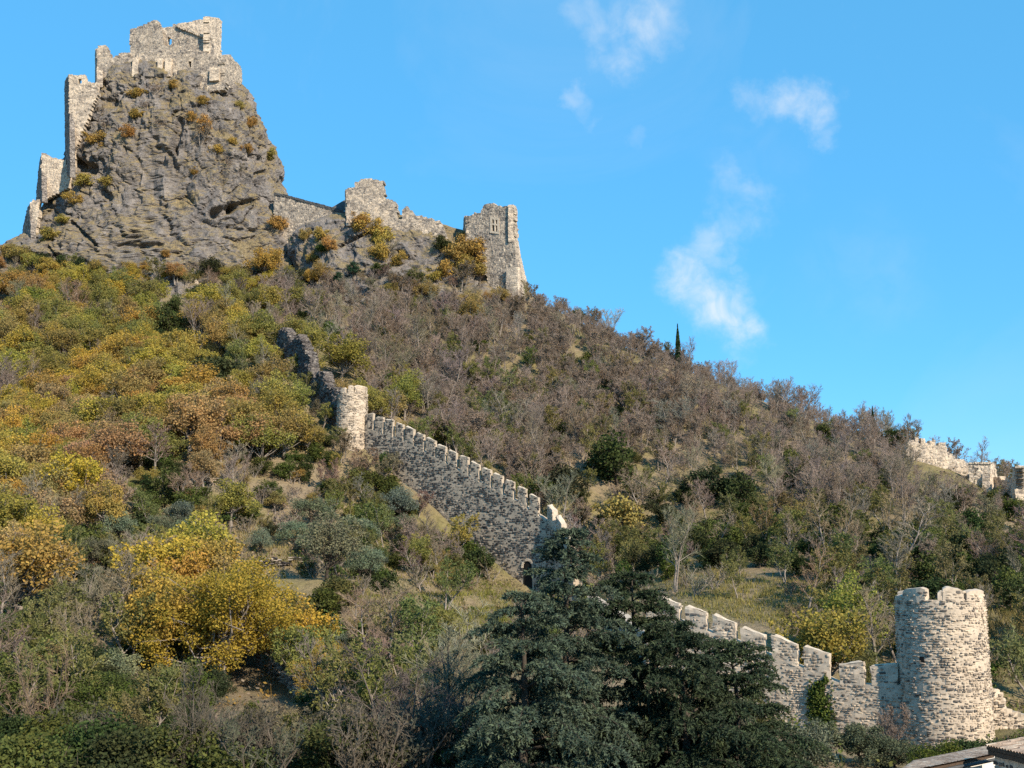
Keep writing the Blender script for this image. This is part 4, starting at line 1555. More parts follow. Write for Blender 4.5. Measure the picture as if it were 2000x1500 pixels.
def grow(rg, h, stems, n1, n2, n3, spread=.9, lean=.12, r0=.09, rise=.55, fork=.28):
    """bare branching: level 0 stems, 1 limbs, 2 branches, 3 twigs; returns per-level (P0, P1, R0, R1)"""
    lv = [[], [], [], []]
    limbs = []
    for s in range(stems):
        a = rg.uniform(0, 6.28)
        p = np.array((math.cos(a), math.sin(a), 0)) * (.12 * h * .3 if stems > 1 else 0)
        d = unit(np.array((math.cos(a) * lean, math.sin(a) * lean, 1.0)) + rg.normal(0, .06, 3))
        hh = h * rg.uniform(.72, 1.0)
        k = 7
        pts = [p]
        for i in range(k):
            d = unit(d + rg.normal(0, .11, 3) + np.array((0, 0, .03)))
            p = p + d * hh / k
            pts.append(p)
        rr = [r0 * (1 - i / k) ** .8 + .012 for i in range(k + 1)]
        for i in range(k):
            lv[0].append((pts[i], pts[i + 1], rr[i], rr[i + 1]))
        for b in range(n1):
            t = fork + (1 - fork) * (b + rg.random()) / n1
            i = min(int(t * k), k - 1)
            f = t * k - i
            q = pts[i] * (1 - f) + pts[i + 1] * f
            az = b * 2.4 + rg.uniform(-.5, .5)
            out = np.array((math.cos(az), math.sin(az), 0))
            d1 = unit(out * spread + np.array((0, 0, rise + rg.uniform(-.15, .35))))
            ln = hh * rg.uniform(.30, .48) * (1.15 - .62 * t)
            limbs.append((q, d1, ln, rr[i] * .6))
    brs = []
    for (q, d, ln, r) in limbs:
        k = 4
        p = q
        pts = [p]
        for i in range(k):
            d = unit(d + rg.normal(0, .16, 3) + np.array((0, 0, .07)))
            p = p + d * ln / k
            pts.append(p)
        for i in range(k):
            lv[1].append((pts[i], pts[i + 1], max(.012, r * (1 - i / k)), max(.010, r * (1 - (i + 1) / k))))
        for b in range(n2):
            t = .2 + .8 * (b + rg.random()) / n2
            i = min(int(t * k), k - 1)
            f = t * k - i
            qq = pts[i] * (1 - f) + pts[i + 1] * f
            d2 = unit(d + rg.normal(0, .62, 3) + np.array((0, 0, .15)))
            brs.append((qq, d2, ln * rg.uniform(.3, .55) * (1.2 - .5 * t)))
    for (q, d, ln) in brs:
        m_ = q + d * ln * .5
        d2 = unit(d + rg.normal(0, .2, 3))
        e_ = m_ + d2 * ln * .5
        lv[2] += [(q, m_, .013, .010), (m_, e_, .010, .006)]
        for b in range(n3):
            t = rg.uniform(.15, 1.0)
            qq = q + (m_ - q) * t * 2 if t < .5 else m_ + (e_ - m_) * (t - .5) * 2
            d3 = unit(d + rg.normal(0, .6, 3) + np.array((0, 0, .12)))
            lv[3].append((qq, qq + d3 * ln * rg.uniform(.3, .6), .0075, .003))
    out = []
    for L in lv:
        out.append(tuple(np.array([s[k] for s in L]) for k in range(4)) if L else None)
    return out


def bare_proto(seed, h, stems, n1, n2, n3, thick=1.0, leaves=0, leaf=.16, bark='bark', **kw):
    rg = np.random.default_rng(seed)
    lv = grow(rg, h, stems, n1, n2, n3, **kw)
    tr, cr = MB(), MB()
    V, F = prisms(*lv[0], k=6)
    tr.add(V, F)
    V, F = prisms(lv[1][0], lv[1][1], lv[1][2] * max(1, thick * .7), lv[1][3] * max(1, thick * .7), k=4)
    tr.add(V, F)
    for q in (2, 3):
        V, F = prisms(lv[q][0], lv[q][1], lv[q][2] * thick, lv[q][3] * thick, k=3)
        cr.add(V, F, 0)
    if leaves:
        pick = rg.integers(0, len(lv[3][0]), leaves)
        C = lv[3][1][pick] + rg.normal(0, .08, (leaves, 3))
        V, F = leaf_quads(C, leaf, leaf * .7, rg)
        cr.add(V, F, 1)
    return tr.mesh('trunk', [M[bark]], True), cr.mesh('crown', [M['twig'], M['leaf']])


def leafy_proto(seed, h, rad, nclump, nleaf, leaf, base=.25, flat=.8, mat='leaf', bark='bark', limbs=True, tuft=.30, aspect=.7, outer=.45):
    """crown of leaf clumps round the ends of real limbs"""
    rg = np.random.default_rng(seed)
    zc, rz = h * (base + (1 - base) * .52), h * (1 - base) * .5
    C, R = [], []
    while len(C) < nclump:
        d = unit(rg.normal(size=3))
        if d[2] < (-.9 if base < .05 and limbs else -.55):
            continue
        rr = rg.uniform(outer, 1.0) * (1 + .22 * math.sin(3 * math.atan2(d[1], d[0]) + seed))
        c = np.array((d[0] * rad * rr * .86, d[1] * rad * rr * .86, zc + d[2] * rz * rr * .88))
        C.append(c)
        R.append(rad * tuft * rg.uniform(.45, 1.4))
    C, R = np.array(C), np.array(R)
    w = R ** 2
    idx = rg.choice(nclump, nleaf, p=w / w.sum())
    D = unit(rg.normal(size=(nleaf, 3)))
    rad_ = rg.random((nleaf, 1)) ** .42
    P = C[idx] + D * rad_ * R[idx, None] * np.array((1.1, 1.1, flat))
    P += rg.normal(0, .05, P.shape)
    P[:, 2] = np.maximum(P[:, 2], .08)
    V, F = leaf_quads(P, leaf, leaf * aspect, rg, .35)
    cr = MB().add(V, F, 0)
    tr = MB()
    top = np.array((rg.normal(0, .1 * rad), rg.normal(0, .1 * rad), zc + rz * .35))
    k = 6
    pts = [np.array((0, 0, -.3))]
    for i in range(1, k + 1):
        pts.append(top * (i / k) + rg.normal(0, .05 * rad, 3) * (1 if i < k else 0))
    r0 = .028 * h + .02
    rr = [r0 * (1 - .8 * i / k) for i in range(k + 1)]
    V, F = prisms(pts[:-1], pts[1:], rr[:-1], rr[1:], 6)
    tr.add(V, F)
    if limbs:
        P0, P1, A0, A1 = [], [], [], []
        for c in C:
            i = int(rg.integers(2, k))
            q = pts[i]
            m1 = q + (c - q) * .5 + rg.normal(0, .07 * rad, 3) + np.array((0, 0, -.04 * h))
            P0 += [q, m1]
            P1 += [m1, c]
            A0 += [rr[i] * .5, rr[i] * .3]
            A1 += [rr[i] * .3, .012]
            for _ in range(3):
                e_ = c + unit(rg.normal(size=3)) * R.mean() * .9
                P0.append(c * .8 + m1 * .2)
                P1.append(e_)
                A0.append(.014)
                A1.append(.006)
        V, F = prisms(P0, P1, A0, A1, 4)
        tr.add(V, F)
    return tr.mesh('trunk', [M[bark]], True), cr.mesh('crown', [M[mat]])


def merged_proto(name, tr, cr):
    """shrub too small to show a trunk of its own: stems and leaves in one mesh"""
    Vs, Fs, Ms, n, mats = [], [], [], 0, []
    for me in (tr, cr):
        v = np.zeros(len(me.vertices) * 3, np.float32)
        me.vertices.foreach_get('co', v)
        f = np.zeros(len(me.loops), np.int32)
        me.loops.foreach_get('vertex_index', f)
        mi = np.zeros(len(me.polygons), np.int32)
        me.polygons.foreach_get('material_index', mi)
        Vs.append(v.reshape(-1, 3))
        Fs.append(f.reshape(-1, 4) + n)
        Ms.append(mi + len(mats))
        n += len(me.vertices)
        mats += list(me.materials)
        bpy.data.meshes.remove(me)
    return make_mesh(name, np.concatenate(Vs), np.concatenate(Fs), mats, np.concatenate(Ms))


PROTO = {
    'oak_tree': [leafy_proto(20 + k, 5.6, 2.7, 40 + 5 * k, 6400, .19, .12, .85, tuft=.25, outer=.3) for k in range(6)],
    'bare_tree': [bare_proto(40 + k, 6.0, 1 + k % 2, 14, 9, 8, 1.45, spread=.85, rise=.85, r0=.095) for k in range(6)],
    'budding_tree': [bare_proto(60 + k, 5.2, 2, 11, 7, 7, 1.45, 1500, .18, spread=.8, rise=.7, r0=.08) for k in range(5)],
    'bare_shrub': [merged_proto('bare_shrub', *bare_proto(80 + k, 2.6, 6, 5, 5, 5, 1.7, 120, .14, spread=.7, rise=.8, lean=.55, r0=.03, fork=.1)) for k in range(5)],
    'evergreen_shrub': [merged_proto('evergreen_shrub', *leafy_proto(100 + k, 3.0, 1.75, 22, 2600, .20, .02, .85, 'evergreen', 'bark_dark', True, .34)) for k in range(5)],
    'olive_tree': [leafy_proto(120 + k, 3.9, 2.1, 34, 5200, .17, .16, .85, 'evergreen', 'bark_dark', True, .27, .38) for k in range(4)],
    'conifer': [leafy_proto(140 + k, 4.0, 1.2, 30, 2600, .22, .05, .6, 'needle', 'bark_dark', True, .3, .3) for k in range(2)],
    # nearer plants, with finer leaves and twigs
    'near_shrub': [merged_proto('near_shrub', *leafy_proto(160 + k, 3.2, 2.0, 40, 9000, .125, .02, .8, 'evergreen', 'bark_dark', True, .27)) for k in range(4)],
    'near_bare': [bare_proto(180 + k, 5.2, 3, 10, 9, 8, 1.05, bark='bark_mid', spread=.75, rise=.7, lean=.3, r0=.055, fork=.15) for k in range(4)],
    'near_brush': [merged_proto('near_brush', *bare_proto(200 + k, 2.6, 9, 6, 6, 6, 1.0, 800, .10, bark='bark_mid', spread=.6, rise=.85, lean=.5, r0=.022, fork=.1)) for k in range(4)],
    'near_oak': [leafy_proto(220 + k, 8.6, 4.6, 120, 34000, .135, .03, .9, tuft=.18, aspect=.8, outer=.3) for k in range(2)],
}

# columnar cypress
def cypress_proto(seed):
    rg = np.random.default_rng(seed)
    n = 2600
    t = rg.random(n) ** .8
    r = .42 * np.sin(np.clip(t * 1.02 + .06, 0, 1) ** .65 * math.pi) ** .7 * rg.random(n) ** .35 + .02
    a = rg.uniform(0, 6.28, n)
    P = np.stack([np.cos(a) * r, np.sin(a) * r, .15 + t * 5.2], 1)
    V, F = leaf_quads(P, .30, .10, rg, 0, np.array((0, 0, 1.0)) + np.zeros((n, 3)))
    cr = MB().add(V, F).mesh('crown', [M['needle']])
    V, F = prisms([(0, 0, -.3), (0, 0, 2.5)], [(0, 0, 2.5), (0, 0, 5.0)], [.09, .06], [.06, .01], 6)
    return MB().add(V, F).mesh('trunk', [M['bark_dark']], True), cr


PROTO['cypress'] = [cypress_proto(240)]


def cedar_proto(seed, h, reach, tiers, per, droop=.55, nod=.35):
    """tiers of long level boughs, each a flat pad of sprays whose tips hang, with open shade between the tiers"""
    rg = np.random.default_rng(seed)
    P0, P1, A0, A1 = [], [], [], []
    k = 12
    pts = []
    for i in range(k + 1):
        f = i / k
        bend = max(0, f - .9) * 10
        pts.append(np.array((.25 * math.sin(f * 5 + seed) * f + bend * nod, .2 * math.cos(f * 4 + seed) * f, -.5 + (h + .5) * f - bend * .1)))
    rr = [.24 * (1 - i / k) ** .9 + .02 for i in range(k + 1)]
    tr = MB().add(*prisms(pts[:-1], pts[1:], rr[:-1], rr[1:], 8))
    tufts, tdir = [], []
    for tier in range(tiers):
        ft = .12 + .87 * (tier / (tiers - 1)) ** .95
        for b in range(per):
            f = min(.99, max(.08, ft + rg.normal(0, .012)))
            i = min(int(f * k), k - 1)
            q = pts[i] + (pts[i + 1] - pts[i]) * (f * k - i)
            az = tier * 1.1 + b * 6.283 / per + rg.uniform(-.45, .45)
            L = reach * ((1 - f) ** .92 * .92 + (.10 if nod > .3 else .15)) * rg.uniform(.5, 1.25)
            d = np.array((math.cos(az), math.sin(az), .18 + .45 * f + rg.uniform(-.14, .14)))
            m = 10
            bp = [q]
            p = q
            for s in range(m):
                t = s / m
                d = unit(d + np.array((0, 0, -droop * (.05 + .30 * t * t))) + rg.normal(0, .05, 3))
                p = p + d * L / m
                bp.append(p)
            br = [max(.012, .018 * L * (1 - s / m)) for s in range(m + 1)]
            P0 += bp[:-1]
            P1 += bp[1:]
            A0 += br[:-1]
            A1 += br[1:]
            nside = int(10 + L * 7)
            for s in range(nside):
                t = .18 + .82 * (s + rg.random()) / nside
                ix = min(int(t * m), m - 1)
                c = bp[ix] + (bp[ix + 1] - bp[ix]) * (t * m - ix)
                along = unit(bp[ix + 1] - bp[ix])
                side = unit(np.cross(along, (0, 0, 1.0))) * (1 if s % 2 else -1)
                sl = (.36 + .29 * L * (1 - t) ** .55 * (.35 + t)) * rg.uniform(.5, 1.3)
                dd = unit(side * .7 + along * .85 + np.array((0, 0, .02)) + rg.normal(0, .12, 3))
                kk = max(3, int(sl / .075))
                pp = c
                for w in range(kk):
                    g = (w / kk) ** 1.5
                    dd = unit(dd + np.array((0, 0, -.30 * droop * (.25 + g))) + rg.normal(0, .05, 3))
                    pn = pp + dd * sl / kk
                    tufts.append(pn)
                    tdir.append(dd)
                    if w == 0 or w == kk - 1:
                        P0.append(pp)
                        P1.append(pn)
                        A0.append(.011)
                        A1.append(.006)
                    pp = pn
    T, D = np.array(tufts), np.array(tdir)
    nn = 3
    Tn = np.repeat(T, nn, 0) + rg.normal(0, .022, (len(T) * nn, 3))
    Dn = unit(np.repeat(D, nn, 0) * .9 + rg.normal(0, .55, (len(T) * nn, 3)) + np.array((0, 0, .25)))
    V, F = leaf_quads(Tn + Dn * .06, .21, .054, rg, .3, Dn)
    cr = MB().add(V, F)
    tr.add(*prisms(P0, P1, A0, A1, 4))
    return tr.mesh('trunk', [M['bark_dark']], True), cr.mesh('crown', [M['needle']])


# ------------------------------------------------------------------ plants: placing
def place(kind, loc, scale, color, label, cat, group=None, variant=None, name=None, rz=None, sxy=1.0, tilt=0.0, rg=rng):
    pr = PROTO[kind]
    p = pr[int(rg.integers(0, len(pr))) if variant is None else variant % len(pr)]
    nm = name or kind
    if isinstance(p, tuple):
        r = thing(nm, label, cat, loc, group)
        for part, me in (('trunk', p[0]), ('crown', p[1])):
            o = link(part, me, r)
            o.color = (*color, 1)
    else:
        r = tag(link(nm, p, None, loc), label, cat, group)
        r.color = (*color, 1)
    r.scale = (scale * sxy * rg.uniform(.86, 1.18), scale * sxy * rg.uniform(.86, 1.18), scale)
    r.rotation_euler = (tilt * rg.normal(), tilt * rg.normal(), rg.uniform(0, 6.28) if rz is None else rz)
    return r


COLORS = {
    'golden': [(.40, .305, .08), (.43, .32, .072), (.36, .295, .085), (.40, .30, .08)],
    'ochre': [(.33, .255, .105), (.31, .245, .10), (.345, .25, .10)],
    'rust': [(.37, .255, .135), (.34, .235, .125), (.40, .28, .15)],
    'olive-yellow': [(.255, .235, .078), (.23, .215, .072), (.275, .245, .078)],
    'grey': [(.205, .182, .15), (.19, .168, .14), (.23, .20, .165)],
    'brown': [(.19, .16, .118), (.178, .148, .11), (.205, .17, .122)],
    'greenish': [(.165, .165, .065), (.15, .158, .062), (.185, .175, .075)],
    'dark green': [(.045, .06, .028), (.05, .068, .03), (.038, .052, .026), (.055, .07, .03)],
    'mid green': [(.072, .096, .032), (.085, .105, .038), (.068, .088, .028)],
    'silvery': [(.15, .178, .13), (.135, .163, .118), (.17, .19, .142)],
}


def pick(c):
    a = COLORS[c][int(rng.integers(0, len(COLORS[c])))]
    return tuple(x * rng.uniform(.88, 1.14) for x in a)


placed = []          # (x, y, radius) of plants set by hand


def special(kind, u, vb, px, color, label, cat, Y=None, hproto=None, sxy=1.0, sink=.1, group=None, variant=None, name=None, rz=None):
    """plant whose foot is seen at (u, vb) and that stands px pixels tall"""
    if Y is None:
        for dv in range(0, 60, 3):
            p, n = hit(u, vb + dv)
            if p is not None and p.y < 262:
                break
        if p is None or p.y > 262:
            return None
        vb += dv
        px += dv
        p = Vector(p)
    else:
        q = at(u, vb, Y)
        p = Vector((q.x, q.y, float(ground_z([(q.x, q.y)])[0])))
    top = at(u, vb - px, p.y)
    hgt = max(.4, top.z - p.z)
    s = hgt / hproto
    p.z -= sink
    placed.append((p.x, p.y, hgt * .35 * sxy))
    return place(kind, p, s, color, label, cat, group, variant, name, rz, sxy)


# --- cedars in front
CED = [(0, 1112, 1034, 53.5, 'tallest blue-green cedar with nodding tip in front of the rampart', 5.5, 16, 7, .64),
       (1, 1020, 1158, 50.0, 'slimmer blue-green cedar standing just left of the tallest one', 5.2, 12, 7, .68),
       (2, 1232, 1126, 57.0, 'very dark cedar directly behind and right of the tallest one', 5.8, 12, 8, .66),
       (3, 1430, 1262, 55.0, 'low spreading dark cedar overlapping the sunlit rampart', 5.4, 9, 8, .58),
       (4, 1330, 1225, 53.0, 'dark cedar squeezed between the two other dark cedars', 5.2, 10, 8, .62)]
for (k, u, vt, Y, lab, reach, tiers, per, dr) in CED:
    q = at(u, vt, Y)
    gz_c = float(ground_z([(q.x, q.y)])[0])
    h = q.z - gz_c
    tr, cr = cedar_proto(300 + k, h, reach, tiers, per, dr, .55 if k == 0 else .2)
    r = thing('cedar_tree', lab, 'cedar', (q.x - (.30 if k == 0 else 0), q.y, gz_c), 'dark cedars in front of the rampart')
    cc = [(.068, .094, .074), (.072, .099, .078), (.042, .060, .038), (.046, .066, .042), (.044, .062, .042)][k]
    for part, me in (('trunk', tr), ('crown', cr)):
        o = link(part, me, r)
        o.color = (*cc, 1)
    r.rotation_euler.z = .6 * k
    placed.append((q.x, q.y, 4.0))

G_OAK, G_OLV, G_EVG = 'autumn oaks on the slope', 'grey-green olive trees on the terraces', 'evergreen shrubs on the slope'
# --- plants that stand out
special('near_oak', 440, 1335, 262, (.37, .275, .055), 'huge golden oak with a spreading crown above the bottom thicket', 'tree', 82, 8.6, 1.18, variant=0)
special('near_oak', 640, 1395, 150, (.35, .25, .06), 'half-bare golden oak leaning out right of the huge golden oak', 'tree', 76, 8.6, 1.0, variant=1)
special('oak_tree', 48, 1150, 135, (.40, .27, .09), 'orange oak at the left edge beside the olive row', 'tree', 92, 5.6, 1.15)
special('oak_tree', 2, 1040, 90, (.25, .22, .06), 'yellow-green oak cut by the left edge', 'tree', 105, 5.6, 1.0)
special('oak_tree', 372, 905, 150, (.40, .265, .13), 'large pinkish-orange oak in the middle of the wooded slope', 'tree', None, 5.6, 1.05)
special('oak_tree', 672, 750, 95, (.25, .22, .06), 'yellow-green oak just above the small rampart tower', 'tree', None, 5.6, 1.15)
special('oak_tree', 520, 560, 85, (.40, .27, .08), 'bright orange oak at the right foot of the crag', 'tree', None, 5.6, .95)
for (u, vb, px, lab) in ((640, 1140, 128, 'large rounded olive standing alone on the terrace below the rampart'), (780, 1030, 78, 'dark round olive against the foot of the long rampart'),
                         (612, 1040, 72, 'wide olive just above the large lone olive'), (350, 1052, 78, 'grey olive beside the terrace path left of the open terrace'),
                         (238, 1075, 82, 'olive with dark foot right of the green shrub'), (180, 1040, 70, 'pale olive in the middle of the left-hand row'),
                         (75, 1058, 80, 'leftmost olive of the row on the terrace'), (508, 1090, 58, 'small slim olive on the bare terrace'),
                         (252, 1240, 95, 'silvery olive behind the huge golden oak'), (735, 1125, 42, 'small silvery olive right of the large lone olive'),
                         (655, 1310, 78, 'silvery olive half hidden behind the huge golden oak on its right'), (110, 1340, 80, 'pale silvery olive in the dark thicket at the lower left')):
    special('olive_tree', u, vb, px, pick('silvery'), lab, 'tree', None, 3.9, 1.1 if u in (640, 612) else .98, group=G_OLV)
for (u, vb, px, w, c, lab) in ((330, 985, 68, 1.15, 'mid green', 'bright green shrub under the orange oaks on the middle slope'), (482, 1022, 48, 1.2, 'mid green', 'bright green shrub right of the dry stone wall'),
                               (185, 1090, 66, 1.2, 'mid green', 'bright green shrub among the olives on the left'), (330, 660, 66, 1.0, 'dark green', 'tall dark evergreen among the golden oaks below the crag'),
                               (422, 765, 70, 1.25, 'dark green', 'wide dark evergreen holm oak in the golden wood'), (492, 605, 40, 1.0, 'dark green', 'small dark evergreen at the edge of the wood below the crag'),
                               (1212, 1065, 100, 1.0, 'olive-yellow', 'yellow-green conical shrub above the tall cedar'), (1205, 950, 100, 1.0, 'dark green', 'very dark tall evergreen on the slope above the rampart'),
                               (1105, 985, 80, 1.1, 'dark green', 'dark green bush left of the very dark tall evergreen'), (1380, 985, 75, 1.2, 'dark green', 'dark green bush in the middle of the bare slope'),
                               (1455, 990, 75, 1.0, 'dark green', 'dark bush right of the middle of the bare slope'), (1728, 965, 42, 1.0, 'mid green', 'small green bush below the far rampart'),
                               (1650, 1070, 80, 1.5, 'mid green', 'broad green thicket bush above the round tower'), (1760, 1120, 90, 1.2, 'dark green', 'dark evergreen right above the round tower'),
                               (1870, 1120, 85, 1.3, 'dark green', 'dark evergreen behind the round tower on the right'), (800, 1105, 60, 1.2, 'dark green', 'low dark evergreen on the terrace below the rampart'),
                               (742, 535, 24, 1.3, 'mid green', 'small round green bush below the outcrop ruin'), (815, 555, 30, 1.2, 'mid green', 'round green bush on the bank under the outcrop'),
                               (860, 492, 34, 1.1, 'dark green', 'dark bush growing out of the outcrop wall'), (628, 500, 28, 1.0, 'mid green', 'light green bush at the left end of the outcrop'),
                               (97, 912, 44, .9, 'mid green', 'fresh green shrub on the left of the middle slope'), (305, 1180, 70, 1.3, 'mid green', 'green bush left of the huge golden oak'),
                               (430, 1105, 40, 1.3, 'mid green', 'low green bush on the terrace above the huge golden oak'), (1745, 858, 22, 1.6, 'dark green', 'dark clipped bush on the ridge beside the far rampart')):
    special('evergreen_shrub', u, vb, px, pick(c), lab, 'shrub', None, 3.0, w, group=G_EVG)
for (u, vb, px, lab) in ((545, 578, 50, 'small blue-green pine at the right foot of the crag'), (660, 560, 34, 'small flat blue-green pine below the outcrop'), (690, 545, 40, 'dark little pine under the outcrop face'),
                         (1045, 602, 22, 'tiny dark conifer just right of the window tower'), (1085, 618, 20, 'second tiny conifer down the ridge from the window tower')):
    special('conifer', u, vb, px, (.035, .075, .05), lab, 'tree', None, 4.0, 1.15)
special('cypress', 1325, 702, 70, (.03, .055, .03), 'slim dark cypress standing up on the ridge', 'tree', None, 5.4, .8)
special('cypress', 1707, 866, 74, (.03, .05, .03), 'small slim cypress near the far rampart', 'tree', None, 5.4, .62)
special('bare_tree', 1730, 862, 66, pick('grey'), 'bare tree beside the small cypress on the ridge', 'tree', None, 6.0, .9)
special('bare_tree', 1342, 700, 48, pick('grey'), 'bare tree just right of the slim cypress', 'tree', None, 6.0, .7)
special('near_bare', 760, 1520, 250, (.10, .085, .08), 'dark bare tree with open forks at the bottom, left of the cedars', 'tree', 56, 5.2, .95, variant=1)
special('near_bare', 905, 1500, 160, (.16, .13, .115), 'thin bare tree between the dark bare tree and the cedars', 'tree', 60, 5.2, .8, variant=2)
special('bare_tree', 455, 985, 120, (.20, .16, .14), 'bare tree with dark crooked trunk beside the dry stone wall', 'tree', None, 6.0, .95)
special('bare_tree', 1612, 1305, 120, (.22, .18, .15), 'slender bare tree right behind the sunlit rampart', 'tree', 86, 6.0, .9)
special('budding_tree', 1680, 1290, 130, (.22, .21, .06), 'rounded tree with sparse yellow-green leaves behind the rampart by the round tower', 'tree', 92, 5.2, 1.25)
special('budding_tree', 1560, 1270, 90, (.20, .165, .11), 'low brown bare tree behind the middle of the sunlit rampart', 'tree', 95, 5.2, 1.1)
special('budding_tree', 668, 905, 55, (.2, .16, .11), 'brown bushy tree hiding the foot of the small rampart tower', 'tree', None, 5.2, 1.2)
for (u, vb, px, c, w, lab) in ((556, 716, 36, 'olive-yellow', 1.3, 'small yellow tree at the upper end of the dark ruined wall'), (592, 775, 46, 'greenish', 1.3, 'greenish thin tree before the middle of the dark ruined wall'), (628, 838, 52, 'olive-yellow', 1.3, 'yellowish tree between dark ruined wall and small tower'), (606, 826, 50, 'brown', 1.3, 'brown tree on the open patch below the dark ruined wall'), (648, 880, 46, 'greenish', 1.3, 'greenish tree at the left foot of the small tower'), (575, 742, 46, 'olive-yellow', 1.2, 'olive-yellow tree before the dark ruined wall'), (612, 795, 46, 'brown', 1.2, 'brown thin tree before the lower end of the dark ruined wall'), (745, 950, 70, 'brown', 1.1, 'brown thin tree at the foot of the upper rampart near the small tower'), (700, 945, 75, 'brown', 1.1, 'brown thin tree below the small rampart tower'),
                              (885, 1098, 95, 'olive-yellow', 1.1, 'yellow-leaved tree against the middle of the long rampart'), (838, 1075, 60, 'greenish', 1.1, 'greenish thin tree left of the yellow-leaved tree by the rampart'),
                              (815, 1010, 50, 'brown', 1.2, 'brown thin tree beside the dark round olive at the rampart')):
    special('budding_tree', u, vb, px, pick(c), lab, 'tree', None, 5.2, w, group='sparse-leaved trees on the slope')
for (u, vb, px, c, w, lab) in ((935, 1125, 58, 'dark green', .9, 'dark narrow shrub at the foot of the long rampart'), (905, 1140, 36, 'mid green', 1.3, 'green shrub below the yellow-leaved tree by the rampart'), (860, 1120, 40, 'dark green', 1.3, 'dark shrub on the bank below the long rampart'),
                              (770, 1110, 30, 'mid green', 1.5, 'low green shrub on the bank under the round olive')):
    special('evergreen_shrub', u, vb, px, pick(c), lab, 'shrub', None, 3.0, w, group=G_EVG)
for k, (u, vb, px, lab) in enumerate(((1490, 1510, 108, 'first grey-green shrub under the sunlit rampart beside the low cedar'), (1590, 1520, 118, 'second grey-green shrub under the sunlit rampart'), (1680, 1520, 112, 'third grey-green shrub under the sunlit rampart, near the round tower'),
                                      (1745, 1500, 70, 'small grey-green shrub at the left foot of the round tower'))):
    special('near_shrub', u, vb, px, (.105, .125, .085), lab, 'shrub', 64.5, 3.2, 1.15, variant=k, group='grey-green shrubs under the rampart')
for k, (u, vb, px, lab) in enumerate(((1815, 1500, 46, 'low dark hedge plant behind the house roof on the left'), (1870, 1495, 50, 'low dark hedge plant behind the middle of the house roof'), (1930, 1482, 44, 'low dark hedge plant behind the right end of the house roof'))):
    special('near_shrub', u, vb, px, (.05, .075, .035), lab, 'shrub', 62.0, 3.2, 1.5, variant=k, group='hedge behind the house')
special('near_brush', 1740, 1475, 100, (.20, .16, .14), 'leafless creeper brush in the shade left of the round tower', 'shrub', 70.0, 2.6, .8)

# golden shrubs rooted in the ledges of the crags
ROCKB = [(390, 285, 44, 1.2), (400, 260, 30, 1.0), (375, 240, 22, 1.0), (185, 285, 26, 1.4), (205, 255, 24, 1.3), (250, 270, 22, 1.4), (165, 370, 30, 1.3), (215, 365, 24, 1.3), (95, 470, 24, 1.5), (420, 305, 24, 1.1),
         (470, 215, 20, .9), (490, 250, 22, .9), (510, 285, 26, .9), (530, 315, 24, .8), (300, 185, 26, 1.3), (270, 190, 20, 1.4), (550, 420, 32, 1.1), (570, 440, 30, 1.0), (540, 450, 28, 1.1), (595, 470, 24, .9),
         (445, 330, 22, 1.1), (470, 345, 24, 1.1), (195, 225, 22, 1.3), (225, 205, 20, 1.3), (340, 175, 18, 1.3), (20, 505, 24, 1.6), (60, 520, 22, 1.6), (455, 285, 18, 1.0), (380, 345, 16, 1.1), (240, 330, 18, 1.3),
         (145, 400, 22, 1.4), (120, 440, 20, 1.4), (265, 235, 20, 1.3), (310, 250, 18, 1.2), (285, 215, 18, 1.3), (395, 205, 18, 1.1), (160, 300, 22, 1.2), (430, 165, 14, 1.0), (320, 505, 16, 1.3), (480, 300, 20, 1.0),
         (725, 465, 44, 1.2), (745, 485, 40, 1.1), (705, 450, 34, 1.2), (760, 505, 36, 1.1), (690, 455, 26, 1.2), (735, 510, 36, 1.1), (905, 500, 42, 1.1), (925, 515, 44, 1.1), (885, 515, 40, 1.1), (900, 540, 38, 1.1),
         (930, 545, 40, 1.0), (870, 545, 34, 1.2), (940, 490, 30, 1.0), (915, 475, 26, 1.2), (850, 555, 28, 1.2), (780, 520, 28, 1.1), (625, 470, 26, 1.0), (645, 490, 26, 1.0), (610, 520, 28, 1.0), (800, 570, 24, 1.3)]
ROCKB.sort()
NUM = 'first second third fourth fifth sixth seventh eighth ninth tenth eleventh twelfth thirteenth fourteenth fifteenth sixteenth seventeenth eighteenth nineteenth'.split()
TENS = {2: ('twenty', 'twentieth'), 3: ('thirty', 'thirtieth'), 4: ('forty', 'fortieth'), 5: ('fifty', 'fiftieth'), 6: ('sixty', 'sixtieth'), 7: ('seventy', 'seventieth'), 8: ('eighty', 'eightieth'), 9: ('ninety', 'ninetieth')}


def ordinal(n):
    if n < 20:
        return NUM[n - 1]
    if n > 99:
        return 'hundred-and-' + ordinal(n - 100) if n > 100 else 'hundredth'
    a, b = divmod(n, 10)
    return TENS[a][1] if b == 0 else TENS[a][0] + '-' + NUM[b - 1]


